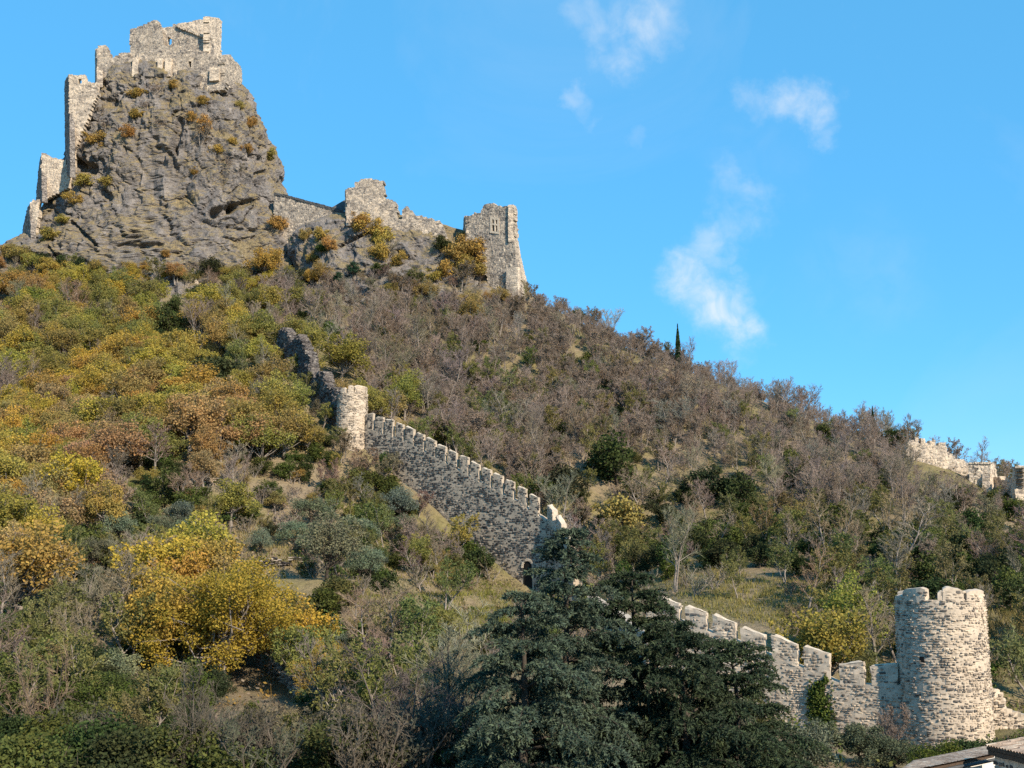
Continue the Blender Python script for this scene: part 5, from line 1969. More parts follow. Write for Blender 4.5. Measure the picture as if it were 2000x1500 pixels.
cnt = {}
for (u, vb, px, w) in ROCKB:
    where = 'on the face of the crag' if u < 600 else 'on the outcrop below the castle ruin'
    bare = rng.random() < (.45 if u < 600 and vb < 400 and not 360 < u < 430 else .1)
    nm = 'bare brown bush' if bare else 'golden bush'
    cnt[(nm, where)] = cnt.get((nm, where), 0) + 1
    lab = '%s %s from the left %s' % (ordinal(cnt[(nm, where)]), nm, where)
    p, n = hit(u, vb)
    if p is None:
        continue
    hgt = px / FPX * p.length * 1.05
    p = Vector(p) - n * .1
    if bare:
        place('bare_shrub', p, hgt / 2.6, pick('brown'), lab, 'shrub', 'bushes rooted in the rocks', sxy=w)
    else:
        o = place('evergreen_shrub', p, hgt / 3.0, (.38, .27, .08), lab, 'shrub', 'bushes rooted in the rocks', name='golden_shrub', sxy=w)
        o.color = (.38 * rng.uniform(.75, 1.1), .27 * rng.uniform(.8, 1.1), .085, 1)

# ------------------------------------------------------------------ the wood on the slope
ZONES = {5: 'yyybbbbbmobb........', 6: 'yyygyebbbbbbbb......', 7: 'yyyygyeemmmmbbbbb...', 8: 'yoyyoyoommmmmbbbbbb.', 9: 'yobgosbseemggggmbbbb',
         10: 'ogvvsvvveesmgggggggg', 11: 'gggyyvgrrsssrrrrmmgg', 12: 'ggvyyygggcccmrrremmm', 13: 'ggggyoggbcccc....gmm', 14: 'gggsssssbccccvvv..vv'}
MIX = {'y': [('oak_tree', 'golden', .40), ('oak_tree', 'ochre', .15), ('oak_tree', 'olive-yellow', .29), ('bare_tree', 'brown', .08), ('evergreen_shrub', 'dark green', .08)],
       'o': [('oak_tree', 'rust', .30), ('oak_tree', 'ochre', .25), ('oak_tree', 'olive-yellow', .12), ('oak_tree', 'golden', .08), ('bare_tree', 'brown', .2), ('bare_shrub', 'brown', .05)],
       'b': [('bare_tree', 'grey', .30), ('bare_tree', 'brown', .20), ('budding_tree', 'greenish', .24), ('budding_tree', 'brown', .09), ('bare_shrub', 'brown', .05), ('evergreen_shrub', 'mid green', .12)],
       'm': [('bare_tree', 'grey', .24), ('budding_tree', 'greenish', .40), ('bare_tree', 'brown', .08), ('evergreen_shrub', 'mid green', .12), ('evergreen_shrub', 'dark green', .08), ('bare_shrub', 'brown', .08)],
       'e': [('budding_tree', 'olive-yellow', .42), ('oak_tree', 'olive-yellow', .2), ('bare_tree', 'brown', .26), ('evergreen_shrub', 'mid green', .12)],
       'g': [('evergreen_shrub', 'dark green', .34), ('evergreen_shrub', 'mid green', .24), ('budding_tree', 'greenish', .2), ('bare_tree', 'brown', .14), ('bare_shrub', 'brown', .08)],
       'v': [('olive_tree', 'silvery', .26), ('evergreen_shrub', 'mid green', .2), ('evergreen_shrub', 'dark green', .14), ('bare_shrub', 'brown', .2), ('budding_tree', 'greenish', .2)],
       's': [('bare_shrub', 'brown', .55), ('bare_shrub', 'grey', .2), ('budding_tree', 'greenish', .15), ('evergreen_shrub', 'mid green', .1)],
       'r': [('bare_shrub', 'brown', .22), ('evergreen_shrub', 'mid green', .05), (None, None, .73)]}
HEIGHT = {'oak_tree': (4.3, 7.2, 5.6), 'bare_tree': (4.4, 8.0, 6.0), 'budding_tree': (3.2, 5.4, 5.2), 'bare_shrub': (1.5, 2.9, 2.6), 'evergreen_shrub': (1.6, 3.6, 3.0), 'olive_tree': (2.6, 4.0, 3.9)}
# parts of the picture that nearer plants must leave open: (depth of what shows there, outline)
CLEAR = [(158, [(648, 745), (720, 745), (740, 810), (1120, 1045), (1060, 1160), (985, 1135), (940, 1080), (850, 1010), (800, 955), (750, 895), (715, 875), (655, 870), (655, 780)]),
         (180, [(540, 640), (570, 640), (650, 750), (655, 830), (625, 800), (590, 745), (545, 690)]),
         (84, [(1285, 1160), (1560, 1250), (1640, 1290), (1755, 1290), (1755, 1145), (1920, 1145), (2000, 1390), (2000, 1440), (1790, 1440), (1690, 1400), (1500, 1380), (1290, 1250)]),
         (260, [(-200, 0), (610, 0), (615, 470), (560, 505), (400, 530), (200, 515), (-200, 505)]), (245, [(600, 300), (1045, 380), (1045, 560), (980, 570), (850, 560), (700, 545), (610, 520)]),
         (180, [(1776, 850), (1850, 865), (1945, 900), (2010, 905), (2010, 985), (1960, 955), (1900, 935), (1800, 895)]),
         (135, [(880, 1140), (985, 1150), (990, 1205), (880, 1205)]), (125, [(1400, 1165), (1560, 1165), (1640, 1220), (1560, 1235), (1400, 1185)]), (130, [(470, 1035), (575, 1050), (590, 1105), (490, 1110)]),
         (150, [(360, 935), (450, 930), (455, 955), (360, 955)]),
         (81, [(300, 1090), (560, 1090), (600, 1290), (300, 1290), (250, 1240)]), (100, [(585, 1020), (690, 1020), (690, 1130), (590, 1130)]), (140, [(745, 955), (815, 955), (815, 1010), (745, 1010)])]
WALLS = [(np.array(a), np.array(b), r) for a, b, r in ((UA, UB, 1.8), (TA, TB, 1.8), (TB, LA, 1.8), (LA, LB, 2.0), (sA, sB, 1.8), (plan(538, 181, 680), plan(664, 159, 760), 1.5))]
NEARBVH = BVH


def seg_dist(p, a, b):
    d = b - a
    t = np.clip((p - a) @ d / (d @ d), 0, 1)
    return np.linalg.norm(p - a - t * d)


def zone(u, v):
    r = ZONES.get(int(v // 100))
    if r is None:
        return 'y' if (v < 560 and u < 560) else ('b' if v < 560 else None)
    return r[int(min(19, max(0, u // 100)))]


cands = []
yv = 58.0
while yv < 246:
    sp = 2.55 + .0048 * yv
    xv = -.48 * yv - 4
    while xv < .48 * yv + 4:
        cands.append((xv + rng.uniform(-.42, .42) * sp, yv + rng.uniform(-.42, .42) * sp))
        xv += sp
    yv += sp * .95
cands = np.array(cands)
cz = ground_z(cands)
wood = []
for (x, y), z in zip(cands, cz):
    q = project((x, y, z + 2.0))
    if q is None:
        continue
    u, v = q
    if not (-70 < u < 2070 and v < 1600):
        continue
    zc = zone(u + rng.normal(0, 28), min(1490, v + rng.normal(0, 24)))
    if zc is None or zc not in MIX:
        continue
    mix = MIX[zc]
    w = np.array([m[2] for m in mix])
    kind, colr, _ = mix[rng.choice(len(mix), p=w / w.sum())]
    if kind is None:
        continue
    lo, hi, hp = HEIGHT[kind]
    h = rng.uniform(lo, hi)
    if kind == 'bare_tree' and v < 1000 and u > 1000:
        h *= .9
    if u > 1040 and y > 160:                      # lower growth along the open ridge
        q2 = project((x, y, z))
        ridge = np.interp(u, [1040, 1300, 1600, 1780, 2000], [590, 716, 832, 895, 990])
        h *= float(np.clip(.42 + (q2[1] - ridge) / 120, .42, 1)) if rng.random() < .7 else .9
    p2 = np.array((x, y))
    if any(seg_dist(p2, a, b) < r for a, b, r in WALLS):
        continue
    if math.hypot(x - LT.x, y - LT.y) < 4.0 or math.hypot(x - UT.x, y - UT.y) < 3.2:
        continue
    if any(math.hypot(x - a, y - b) < r * .8 + .5 for a, b, r in placed):
        continue
    bad = False
    rad = h * (.42 if kind != 'bare_tree' else .3)
    sil = [project((x + dx, y, z + h * f)) for dx in (-rad * .8, 0, rad * .8) for f in (.35, .7, .95)]
    for (Yc, poly) in CLEAR:
        if y < Yc - 1.5:
            S = np.array([s[0] for s in sil])
            T = np.array([s[1] for s in sil])
            if inside(poly, S, T).sum() >= 2:
                bad = True
                break
    if bad:
        continue
    # inside the crag, or hidden behind the hill
    top = Vector((x, y, z + h * .95))
    ph, n, i, t = BVH.ray_cast(top, -top.normalized())
    if ph is not None and t < top.length - 8:
        continue
    ph, n, i, t = BVH.ray_cast(Vector((x, y, z + 1)), Vector((0, 0, 1)))
    if ph is not None:
        continue
    wood.append((kind, colr, x, y, z, h, hp, u, v))

REGION = [(lambda u, v: v > 1270, 'in the bottom thicket'), (lambda u, v: u < 640 and v < 640, 'right below the crag'), (lambda u, v: u < 640 and v < 760, 'on the upper wooded slope'),
          (lambda u, v: u < 640 and v < 860, 'on the middle wooded slope'), (lambda u, v: u < 700 and v < 970, 'on the lower wooded slope'), (lambda u, v: u < 500, 'on the left terraces'), (lambda u, v: u < 1050 and v >= 970, 'on the terraces below the rampart'),
          (lambda u, v: u < 1050 and v < 640, 'under the castle outcrop'), (lambda u, v: u < 1050 and v < 780, 'on the bank below the window tower'), (lambda u, v: u < 1150, 'just above the long rampart'),
          (lambda u, v: v < 700 + (u - 1150) * .33 , 'along the ridge'), (lambda u, v: u < 1500 and v < 900, 'on the upper bare slope'), (lambda u, v: u < 1500 and v < 1060, 'on the lower bare slope'),
          (lambda u, v: u < 1700 and v >= 1060, 'above the sunlit rampart'), (lambda u, v: v < 980, 'below the far rampart'), (lambda u, v: v < 1120, 'on the right-hand slope'), (lambda u, v: True, 'behind the round tower')]
NOUN = {'oak_tree': 'oak', 'bare_tree': 'bare tree', 'budding_tree': 'thin-leaved tree', 'bare_shrub': 'leafless bush', 'evergreen_shrub': 'leafy shrub', 'olive_tree': 'olive'}
GROUP = {'oak_tree': G_OAK, 'bare_tree': 'bare trees on the slope', 'budding_tree': 'sparse-leaved trees on the slope', 'bare_shrub': 'leafless bushes on the slope', 'evergreen_shrub': G_EVG, 'olive_tree': G_OLV}
# of the bare trees the 285 that show largest stand singly; the others, and the saplings between them, are one mass
bt = sorted([w for w in wood if w[0] == 'bare_tree'], key=lambda w: -w[5] / w[3])
mass = bt[285:] + sorted([w for w in wood if w[0] == 'budding_tree'], key=lambda w: -w[5] / w[3])[235:]
drop = set(id(w) for w in mass)
wood = [w for w in wood if id(w) not in drop]
mass_pts = [(w[2], w[3], w[4] - .1, w[5] / 6.0, w[1]) for w in mass]
for _ in range(2600):
    y = math.sqrt(rng.uniform(112 ** 2, 232 ** 2))
    x = rng.uniform(-.2, .47) * y
    z = float(ground_z([(x, y)])[0])
    q = project((x, y, z + 1.5))
    if q is None or not -60 < q[0] < 2060 or zone(q[0], q[1]) not in ('b', 'm', 'e') or (q[0] < 700 and q[1] > 600):
        continue
    if any(seg_dist(np.array((x, y)), a, b) < r + .6 for a, b, r in WALLS) or math.hypot(x - UT.x, y - UT.y) < 4:
        continue
    h = rng.uniform(2.2, 5.6)
    ridge = np.interp(q[0], [1040, 1300, 1600, 1780, 2000], [590, 716, 832, 895, 990])
    if q[0] > 1040 and y > 150:
        h *= float(np.clip(.5 + (q[1] + 25 - ridge) / 120, .45, 1)) if rng.random() < .8 else 1.1
    sil = [project((x + dx, y, z + h * f)) for dx in (-h * .25, 0, h * .25) for f in (.4, .9)]
    S, T_ = np.array([s[0] for s in sil]), np.array([s[1] for s in sil])
    if any(y < Yc - 1.5 and inside(poly, S, T_).sum() >= 1 for Yc, poly in CLEAR):
        continue
    top = Vector((x, y, z + h))
    ph, n, i_, t = BVH.ray_cast(top, -top.normalized())
    if ph is not None and t < top.length - 8:
        continue
    ph, n, i_, t = BVH.ray_cast(Vector((x, y, z + 1)), Vector((0, 0, 1)))
    if ph is not None:
        continue
    mass_pts.append((x, y, z - .1, h / 6.0, 'grey' if rng.random() < .55 else 'brown'))
wood.sort(key=lambda w: w[7])
cnt, tally = {}, {}
for (kind, colr, x, y, z, h, hp, u, v) in wood:
    where = next(t for f, t in REGION if f(u, v))
    key = (kind, colr, where)
    cnt[key] = cnt.get(key, 0) + 1
    tally[kind] = tally.get(kind, 0) + 1
    lab = '%s %s %s from the left %s' % (ordinal(cnt[key]), colr, NOUN[kind], where)
    near = y < 78
    proto, nm, hpp = kind, kind, hp
    if kind == 'evergreen_shrub' and colr == 'mid green':
        nm = 'leafy_shrub'
    if near and kind == 'evergreen_shrub':
        proto, hpp = 'near_shrub', 3.2
    elif near and kind == 'bare_shrub':
        proto, hpp = 'near_brush', 2.6
    elif near and kind in ('bare_tree',):
        proto, hpp, h = 'near_bare', 5.2, h * .8
    place(proto, (x, y, z - .1), h / hpp, pick(colr), lab, 'tree' if kind.endswith('tree') else 'shrub', GROUP[kind], name=nm, sxy=rng.uniform(.85, 1.2), tilt=.05)

src = [o for o in col.objects if o.name.startswith('bare_tree') and o.parent is None and o.type == 'EMPTY' and o.get('group') == GROUP['bare_tree']]
byme = {}
for o in src:
    ch = {c.name.split('.')[0]: c for c in o.children}
    byme.setdefault(ch['crown'].data.name, ch)
src = list(byme.values())[:5]
bud = {}
for o in col.objects:
    if o.name.startswith('budding_tree') and o.type == 'EMPTY' and 'greenish' in o['label']:
        ch = {c.name.split('.')[0]: c for c in o.children}
        bud.setdefault(ch['crown'].data.name, ch)
src += list(bud.values())[:4]
mp = np.array([p[:3] for p in mass_pts])
me = bpy.data.meshes.new('distant_wood')
me.vertices.add(len(mp))
me.vertices.foreach_set('co', mp.astype(np.float32).ravel())
at1 = me.attributes.new('scl', 'FLOAT', 'POINT')
at1.data.foreach_set('value', np.array([p[3] for p in mass_pts], np.float32))
at2 = me.attributes.new('rot', 'FLOAT_VECTOR', 'POINT')
at2.data.foreach_set('vector', np.c_[rng.normal(0, .05, (len(mp), 2)), rng.uniform(0, 6.28, len(mp))].astype(np.float32).ravel())
at3 = me.attributes.new('pick', 'INT', 'POINT')
n_bare = len(byme) if len(byme) < 5 else 5
mu = np.array([project(p)[0] for p in mp])
leafy = rng.random(len(mp)) < np.where((mu > 600) & (mu < 1380), .72, .30)
at3.data.foreach_set('value', np.where(leafy, rng.integers(n_bare, len(src), len(mp)), rng.integers(0, n_bare, len(mp))).astype(np.int32))
ng = bpy.data.node_groups.new('distant_wood', 'GeometryNodeTree')
ng.interface.new_socket('Geometry', in_out='INPUT', socket_type='NodeSocketGeometry')
ng.interface.new_socket('Geometry', in_out='OUTPUT', socket_type='NodeSocketGeometry')
gi, go = ng.nodes.new('NodeGroupInput'), ng.nodes.new('NodeGroupOutput')


def named(nm, ty):
    n_ = ng.nodes.new('GeometryNodeInputNamedAttribute')
    n_.data_type = ty
    n_.inputs['Name'].default_value = nm
    return n_.outputs['Attribute']


jn = ng.nodes.new('GeometryNodeJoinGeometry')
for k, ch in enumerate(src):
    j2 = ng.nodes.new('GeometryNodeJoinGeometry')
    for part in ('trunk', 'crown'):
        oi_ = ng.nodes.new('GeometryNodeObjectInfo')
        oi_.transform_space = 'ORIGINAL'
        oi_.inputs['Object'].default_value = ch[part]
        oi_.inputs['As Instance'].default_value = True
        ng.links.new(oi_.outputs['Geometry'], j2.inputs[0])
    cmp_ = ng.nodes.new('FunctionNodeCompare')
    cmp_.data_type = 'INT'
    cmp_.operation = 'EQUAL'
    ng.links.new(named('pick', 'INT'), [s for s in cmp_.inputs if s.type == 'INT' and s.enabled][0])
    [s for s in cmp_.inputs if s.type == 'INT' and s.enabled][1].default_value = k
    ip = ng.nodes.new('GeometryNodeInstanceOnPoints')
    ng.links.new(gi.outputs[0], ip.inputs['Points'])
    ng.links.new(cmp_.outputs[0], ip.inputs['Selection'])
    gti = ng.nodes.new('GeometryNodeGeometryToInstance')
    ng.links.new(j2.outputs[0], gti.inputs[0])
    ng.links.new(gti.outputs[0], ip.inputs['Instance'])
    ng.links.new(named('rot', 'FLOAT_VECTOR'), ip.inputs['Rotation'])
    ng.links.new(named('scl', 'FLOAT'), ip.inputs['Scale'])
    ng.links.new(ip.outputs[0], jn.inputs[0])
ng.links.new(jn.outputs[0], go.inputs[0])
dw = link('distant_wood', me)
dw.color = (.25, .20, .17, 1)
md = dw.modifiers.new('wood', 'NODES')
md.node_group = ng
tag(dw, 'dense bare grey-brown saplings filling the upper slope and ridge', 'wood', kind='stuff')

# bottom thicket: brush and bare saplings nearest the camera
BT = []
for k in range(46):
    Y = rng.uniform(50, 64)
    u = rng.uniform(-40, 940)
    q = at(u, 1500, Y)
    BT.append((u, Y, q.x))
BT.sort()
n_a = n_b = n_c = 0
for (u, Y, x) in BT:
    z = float(ground_z([(x, Y)])[0])
    if any(math.hypot(x - a, Y - b) < 1.3 for a, b, r in placed):
        continue
    lim = -.105 * Y - z           # how tall it may stand before it hides the slope behind
    r = rng.random()
    if (u < 400 and r < .6) or r < .18:
        n_a += 1
        place('near_shrub', (x, Y, z - .1), max(.4, (lim + rng.uniform(-.6, .3)) / 3.2), pick('dark green' if rng.random() < .5 else 'mid green'), '%s leafy green shrub from the left at the bottom edge' % ordinal(n_a), 'shrub', 'shrubs along the bottom edge', name='evergreen_shrub', sxy=1.1)
    elif r < .75:
        n_b += 1
        place('near_brush', (x, Y, z - .1), max(.6, (lim + rng.uniform(-.4, .9)) / 2.6), tuple(c * .5 for c in pick('grey')), '%s leafless bush from the left at the bottom edge' % ordinal(n_b), 'shrub', 'shrubs along the bottom edge', name='bare_shrub', sxy=1.0)
    else:
        n_c += 1
        place('near_bare', (x, Y, z - .1), max(.5, (lim + rng.uniform(.2, 2.2)) / 5.2), tuple(c * .5 for c in pick('grey')), '%s bare sapling from the left at the bottom edge' % ordinal(n_c), 'tree', 'bare saplings along the bottom edge', name='bare_tree', sxy=.8)


# trees that climb the skirts of the crags, and scrub on the bank below the long rampart
SK = []
for k in range(84):
    u = -20 + 1060 * (k + rng.random()) / 84
    SK.append((u, np.interp(u, [0, 60, 140, 250, 400, 600, 700, 860, 1000], [518, 532, 546, 552, 562, 556, 575, 585, 600]) + rng.normal(0, 10), 0))
bank = [(690, 905), (750, 915), (830, 1005), (930, 1100), (985, 1160), (900, 1170), (790, 1140), (700, 1080), (630, 960), (620, 900)]
while len(SK) < 84 + 70:
    u, v = rng.uniform(620, 985), rng.uniform(900, 1170)
    if inside(bank, np.array([u]), np.array([v]))[0]:
        SK.append((u, v, 1))
terr = [(240, 880), (640, 870), (650, 1000), (560, 1045), (420, 1050), (240, 1000)]
while len(SK) < 84 + 70 + 70:
    u, v = rng.uniform(240, 650), rng.uniform(870, 1050)
    if inside(terr, np.array([u]), np.array([v]))[0] and not (350 < u < 460 and 925 < v < 975):
        SK.append((u, v, 2))
SK.sort()
c2 = {}
for (u, v, onbank) in SK:
    p, n = hit(u, v)
    if p is None or p.y > 260 or any(math.hypot(p.x - x_, p.y - y_) < 1.0 for x_, y_, r_ in placed):
        continue
    r = rng.random()
    if onbank:
        where = 'on the bank under the long rampart' if onbank == 1 else 'on the scrubby terraces above the olives'
        kind, colr = (('budding_tree', 'olive-yellow') if r < .25 else ('budding_tree', 'greenish') if r < .45 else ('bare_shrub', 'brown') if r < .75 else ('evergreen_shrub', 'mid green'))
        if onbank == 2 and r < .25:
            kind, colr = ('oak_tree', 'ochre')
        h = rng.uniform(1.5, 3.2) if onbank == 1 else rng.uniform(1.4, 2.8)
    else:
        where = 'at the very foot of the crag' if u < 610 else 'at the very foot of the outcrop'
        kind, colr = (('oak_tree', 'golden') if r < .32 else ('oak_tree', 'ochre') if r < .5 else ('bare_tree', 'brown') if r < .72 else ('budding_tree', 'greenish') if r < .88 else ('evergreen_shrub', 'dark green')) if u < 610 else (('bare_tree', 'brown') if r < .5 else ('budding_tree', 'brown') if r < .75 else ('evergreen_shrub', 'mid green') if r < .87 else ('oak_tree', 'ochre'))
        h = rng.uniform(2.6, 5.2)
    c2[(kind, colr, where)] = c2.get((kind, colr, where), 0) + 1
    place(kind, (p.x, p.y, p.z - .15), h / HEIGHT[kind][2], pick(colr), '%s %s %s from the left %s' % (ordinal(c2[(kind, colr, where)]), colr, NOUN[kind], where), 'tree' if kind.endswith('tree') else 'shrub', GROUP[kind], sxy=rng.uniform(.95, 1.25))


# ------------------------------------------------------------------ undergrowth and grass
def colored_material(name, transl=.25):
    m = bpy.data.materials.new(name)
    nt, lk = nodes_of(m)
    a = nt.new('ShaderNodeAttribute')
    a.attribute_name = 'col'
    ge = nt.new('ShaderNodeNewGeometry')
    r = ramp(nt, [(0, (.65, .65, .65)), (1, (1.35, 1.3, 1.2))])
    lk.new(ge.outputs['Random Per Island'], r.inputs['Fac'])
    c = mixc(nt, lk, 1.0, a.outputs['Color'], r.outputs[0], 'MULTIPLY')
    d, t, ms, o = nt.new('ShaderNodeBsdfDiffuse'), nt.new('ShaderNodeBsdfTranslucent'), nt.new('ShaderNodeMixShader'), nt.new('ShaderNodeOutputMaterial')
    lk.new(c, d.inputs['Color'])
    lk.new(c, t.inputs['Color'])
    ms.inputs['Fac'].default_value = transl
    lk.new(d.outputs[0], ms.inputs[1])
    lk.new(t.outputs[0], ms.inputs[2])
    lk.new(ms.outputs[0], o.inputs['Surface'])
    return m


def set_col(me, C):
    at_ = me.attributes.new('col', 'FLOAT_COLOR', 'POINT')
    at_.data.foreach_set('color', np.c_[C, np.ones(len(C))].astype(np.float32).ravel())


M['brush'] = colored_material('undergrowth_leaves')
nT = 4800
yy = np.sqrt(rng.uniform(52 ** 2, 240 ** 2, nT))
xx = rng.uniform(-.47, .47, nT) * yy
zz = ground_z(np.c_[xx, yy])
keep_ = np.ones(nT, bool)
pal_dry = np.array([(.20, .16, .12), (.24, .19, .12), (.17, .13, .10)])
pal_gold = np.array([(.30, .20, .06), (.26, .17, .05), (.32, .18, .07)])
pal_green = np.array([(.09, .115, .035), (.13, .135, .045), (.06, .085, .025)])
tc_ = np.zeros((nT, 3))
for i in range(nT):
    q = project((xx[i], yy[i], zz[i]))
    zc = zone(q[0], min(1490, q[1])) if q and -60 < q[0] < 2060 else None
    if zc is None or zc == 'r' and rng.random() < .8:
        keep_[i] = False
        continue
    p2 = np.array((xx[i], yy[i]))
    if any(seg_dist(p2, a, b) < 1.1 for a, b, r in WALLS) or math.hypot(xx[i] - LT.x, yy[i] - LT.y) < 3:
        keep_[i] = False
        continue
    r = rng.random()
    pal = pal_dry if r < .45 else (pal_gold if (zc in 'yo' and r < .85) else (pal_green if zc in 'gvmerwc' or r < .6 else pal_dry))
    tc_[i] = pal[rng.integers(0, 3)]
xx, yy, zz, tc_ = xx[keep_], yy[keep_], zz[keep_], tc_[keep_]
T = np.c_[xx, yy, zz]
size = rng.uniform(.55, 1.35, len(T))
nk = 9
D = unit(rng.normal(size=(len(T) * nk, 3)) * np.array((1, 1, .35)) + np.array((0, 0, .95)))
B0 = np.repeat(T, nk, 0) + rng.normal(0, .18, (len(T) * nk, 3)) * np.array((1, 1, 0)) - np.array((0, 0, .1))
B1 = B0 + D * np.repeat(size, nk)[:, None] * rng.uniform(.6, 1.2, (len(T) * nk, 1))
V1, F1 = prisms(B0, B1, np.full(len(B0), .016), np.full(len(B0), .006), 3)
nl = 14
C = np.repeat(T, nl, 0) + rng.normal(0, .38, (len(T) * nl, 3)) * np.repeat(size, nl)[:, None]
C[:, 2] = np.repeat(T[:, 2], nl) + np.abs(C[:, 2] - np.repeat(T[:, 2], nl)) * 1.2 + .1
V2, F2 = leaf_quads(C, .26, .17, rng, .3)
mb = MB().add(V1, F1, 0).add(V2, F2, 0)
me = mb.mesh('undergrowth', [M['brush']])
set_col(me, np.concatenate([np.repeat(tc_, nk * 6, 0) * .9, np.repeat(tc_, nl * 4, 0)]))
tag(link('undergrowth', me), 'low brush and dead leaves between the trees of the slope', 'undergrowth', kind='stuff')

GR = [([(860, 1130), (1000, 1140), (1010, 1230), (870, 1240)], (.17, .17, .05), 5000), ([(1290, 1080), (1500, 1130), (1760, 1150), (1760, 1290), (1560, 1250), (1300, 1160)], (.21, .19, .07), 12000),
      ([(460, 1020), (600, 1030), (600, 1120), (470, 1110)], (.24, .20, .10), 5000), ([(170, 1070), (300, 1075), (300, 1130), (170, 1130)], (.26, .19, .11), 2500), ([(560, 560), (680, 560), (700, 610), (540, 610)], (.24, .20, .10), 2500),
      ([(1900, 1150), (2010, 1150), (2010, 1330), (1930, 1330)], (.17, .15, .07), 3000), ([(690, 1080), (880, 1060), (900, 1200), (700, 1200)], (.19, .18, .06), 5000)]
P_, c_l = [], []
for poly, c, n in GR:
    us_, vs_ = [p[0] for p in poly], [p[1] for p in poly]
    got = 0
    for _ in range(n // 8 * 3):
        if got >= n // 8:
            break
        u, v = rng.uniform(min(us_), max(us_)), rng.uniform(min(vs_), max(vs_))
        if not inside(poly, np.array([u]), np.array([v]))[0]:
            continue
        p, nn_ = hit(u, v)
        if p is None or p.y > 240:
            continue
        got += 1
        for _k in range(8):
            x, y = p.x + rng.normal(0, .35), p.y + rng.normal(0, .35)
            P_.append((x, y))
            c_l.append(np.array(c) * rng.uniform(.7, 1.35) * np.array((rng.uniform(.9, 1.1), 1, rng.uniform(.8, 1.1))))
P_ = np.array(P_)
gz2 = ground_z(P_)
G0 = np.c_[P_, gz2 - .05]
G1 = G0 + np.c_[rng.normal(0, .13, (len(P_), 2)), rng.uniform(.18, .5, len(P_))]
A_ = unit(rng.normal(size=(len(P_), 3)) * np.array((1, 1, 0)))
Wd = .035
V = np.stack([G0 - A_ * Wd, G0 + A_ * Wd, G1 + A_ * .006, G1 - A_ * .006], 1).reshape(-1, 3)
me = make_mesh('grass', V, np.arange(len(V)).reshape(-1, 4), [M['brush']])
set_col(me, np.repeat(np.array(c_l), 4, 0))
tag(link('grass', me), 'dry yellow-green grass on the open terraces and banks', 'grass', kind='stuff')

# ivy on the sunlit rampart
n = 2600
ivy = []
s_iv, z_iv = s_of(1602, 1345)
while len(ivy) < n:
    zr = rng.uniform(-2.6, 1.1)
    s = rng.normal(.12 * math.sin(zr * 2.3), .16 + .24 * max(0, .75 - zr) ** .6 * .7)
    nz_i = float(fbm(np.array([[s * 2.2, zr * 1.6, 4.4]]), 3, 77)[0])
    if abs(s) > .9 or nz_i < -.12 + .22 * zr or rng.random() < max(0, zr) * .75:
        continue
    q = RA + Re * (s_iv + s) + Rn * abs(rng.normal(.05, .13))
    ivy.append((q[0], q[1], z_iv + zr))
V, F = leaf_quads(np.array(ivy), .15, .13, rng, 0)
o = MB().add(V, F).build('ivy', M['evergreen'])
o.color = (.075, .105, .03, 1)
tag(o, 'green ivy climbing the sunlit rampart near the round tower', 'ivy')


# ------------------------------------------------------------------ dry stone terrace walls and boulders
def terrace_wall(label, pts, h, mat='stone_light'):
    r = thing('terrace_wall', label, 'wall')
    rg = np.random.default_rng(len(label))
    Ms = []
    for (u0, v0), (u1, v1) in zip(pts[:-1], pts[1:]):
        a, b = hit(u0, v0)[0], hit(u1, v1)[0]
        if a is None or b is None:
            continue
        A2, B2 = np.array((a.x, a.y)), np.array((b.x, b.y))
        L = np.linalg.norm(B2 - A2)
        e = (B2 - A2) / L
        nn = np.array((e[1], -e[0]))
        for (s, hh, ln, ch) in courses(L, h, rg, .14, .26, .2, .55, .06):
            q = A2 + e * s
            z = float(ground_z([q])[0]) + hh - .25
            m = np.eye(4)
            m[:3, 0] = np.array((e[0], e[1], 0)) * ln
            m[:3, 1] = -np.array((nn[0], nn[1], 0)) * .5
            m[:3, 2] = (0, 0, ch)
            m[:3, 3] = (q[0] + nn[0] * rg.uniform(0, .12), q[1] + nn[1] * rg.uniform(0, .12), z)
            Ms.append(m)
    V, F = stones_mesh(np.array(Ms), 5)
    o = link('stonework', make_mesh('stonework', V, F, [M[mat]]), r)
    o['kind'] = 'stuff'


terrace_wall('pale dry stone wall under the bare tree on the middle slope', [(356, 948), (400, 946), (448, 944)], .9)
terrace_wall('grey dry stone terrace wall behind the huge golden oak', [(505, 1112), (560, 1108), (612, 1104)], .7, 'stone_basalt')
terrace_wall('low stone edge on the bare patch above the golden oak', [(225, 1132), (265, 1130)], .5)
terrace_wall('tumbled stone wall running down under the golden oak', [(535, 1310), (570, 1345), (600, 1378)], .7)


def boulder(u, v, s, label):
    p, n = hit(u, v)
    if p is None:
        return
    a = np.array([(-1, -1, -1), (1, -1, -1), (1, 1, -1), (-1, 1, -1), (-.7, -.6, .7), (.6, -.7, .8), (.7, .6, .6), (-.6, .7, .75)], float) * s
    V, F = rough_block(a, 4, 4, 4, s * .35, 1.2 / s, int(u))
    V = V * (1 - .12 * (np.abs(V) / s).min(1, keepdims=True))
    o = MB().add(V, F).build('boulder', M['coping'])
    o.location = p
    tag(o, label, 'rock')


boulder(619, 591, .45, 'white boulder on the bank under the outcrop, the larger of two')
boulder(609, 592, .3, 'smaller white boulder on the bank under the outcrop')

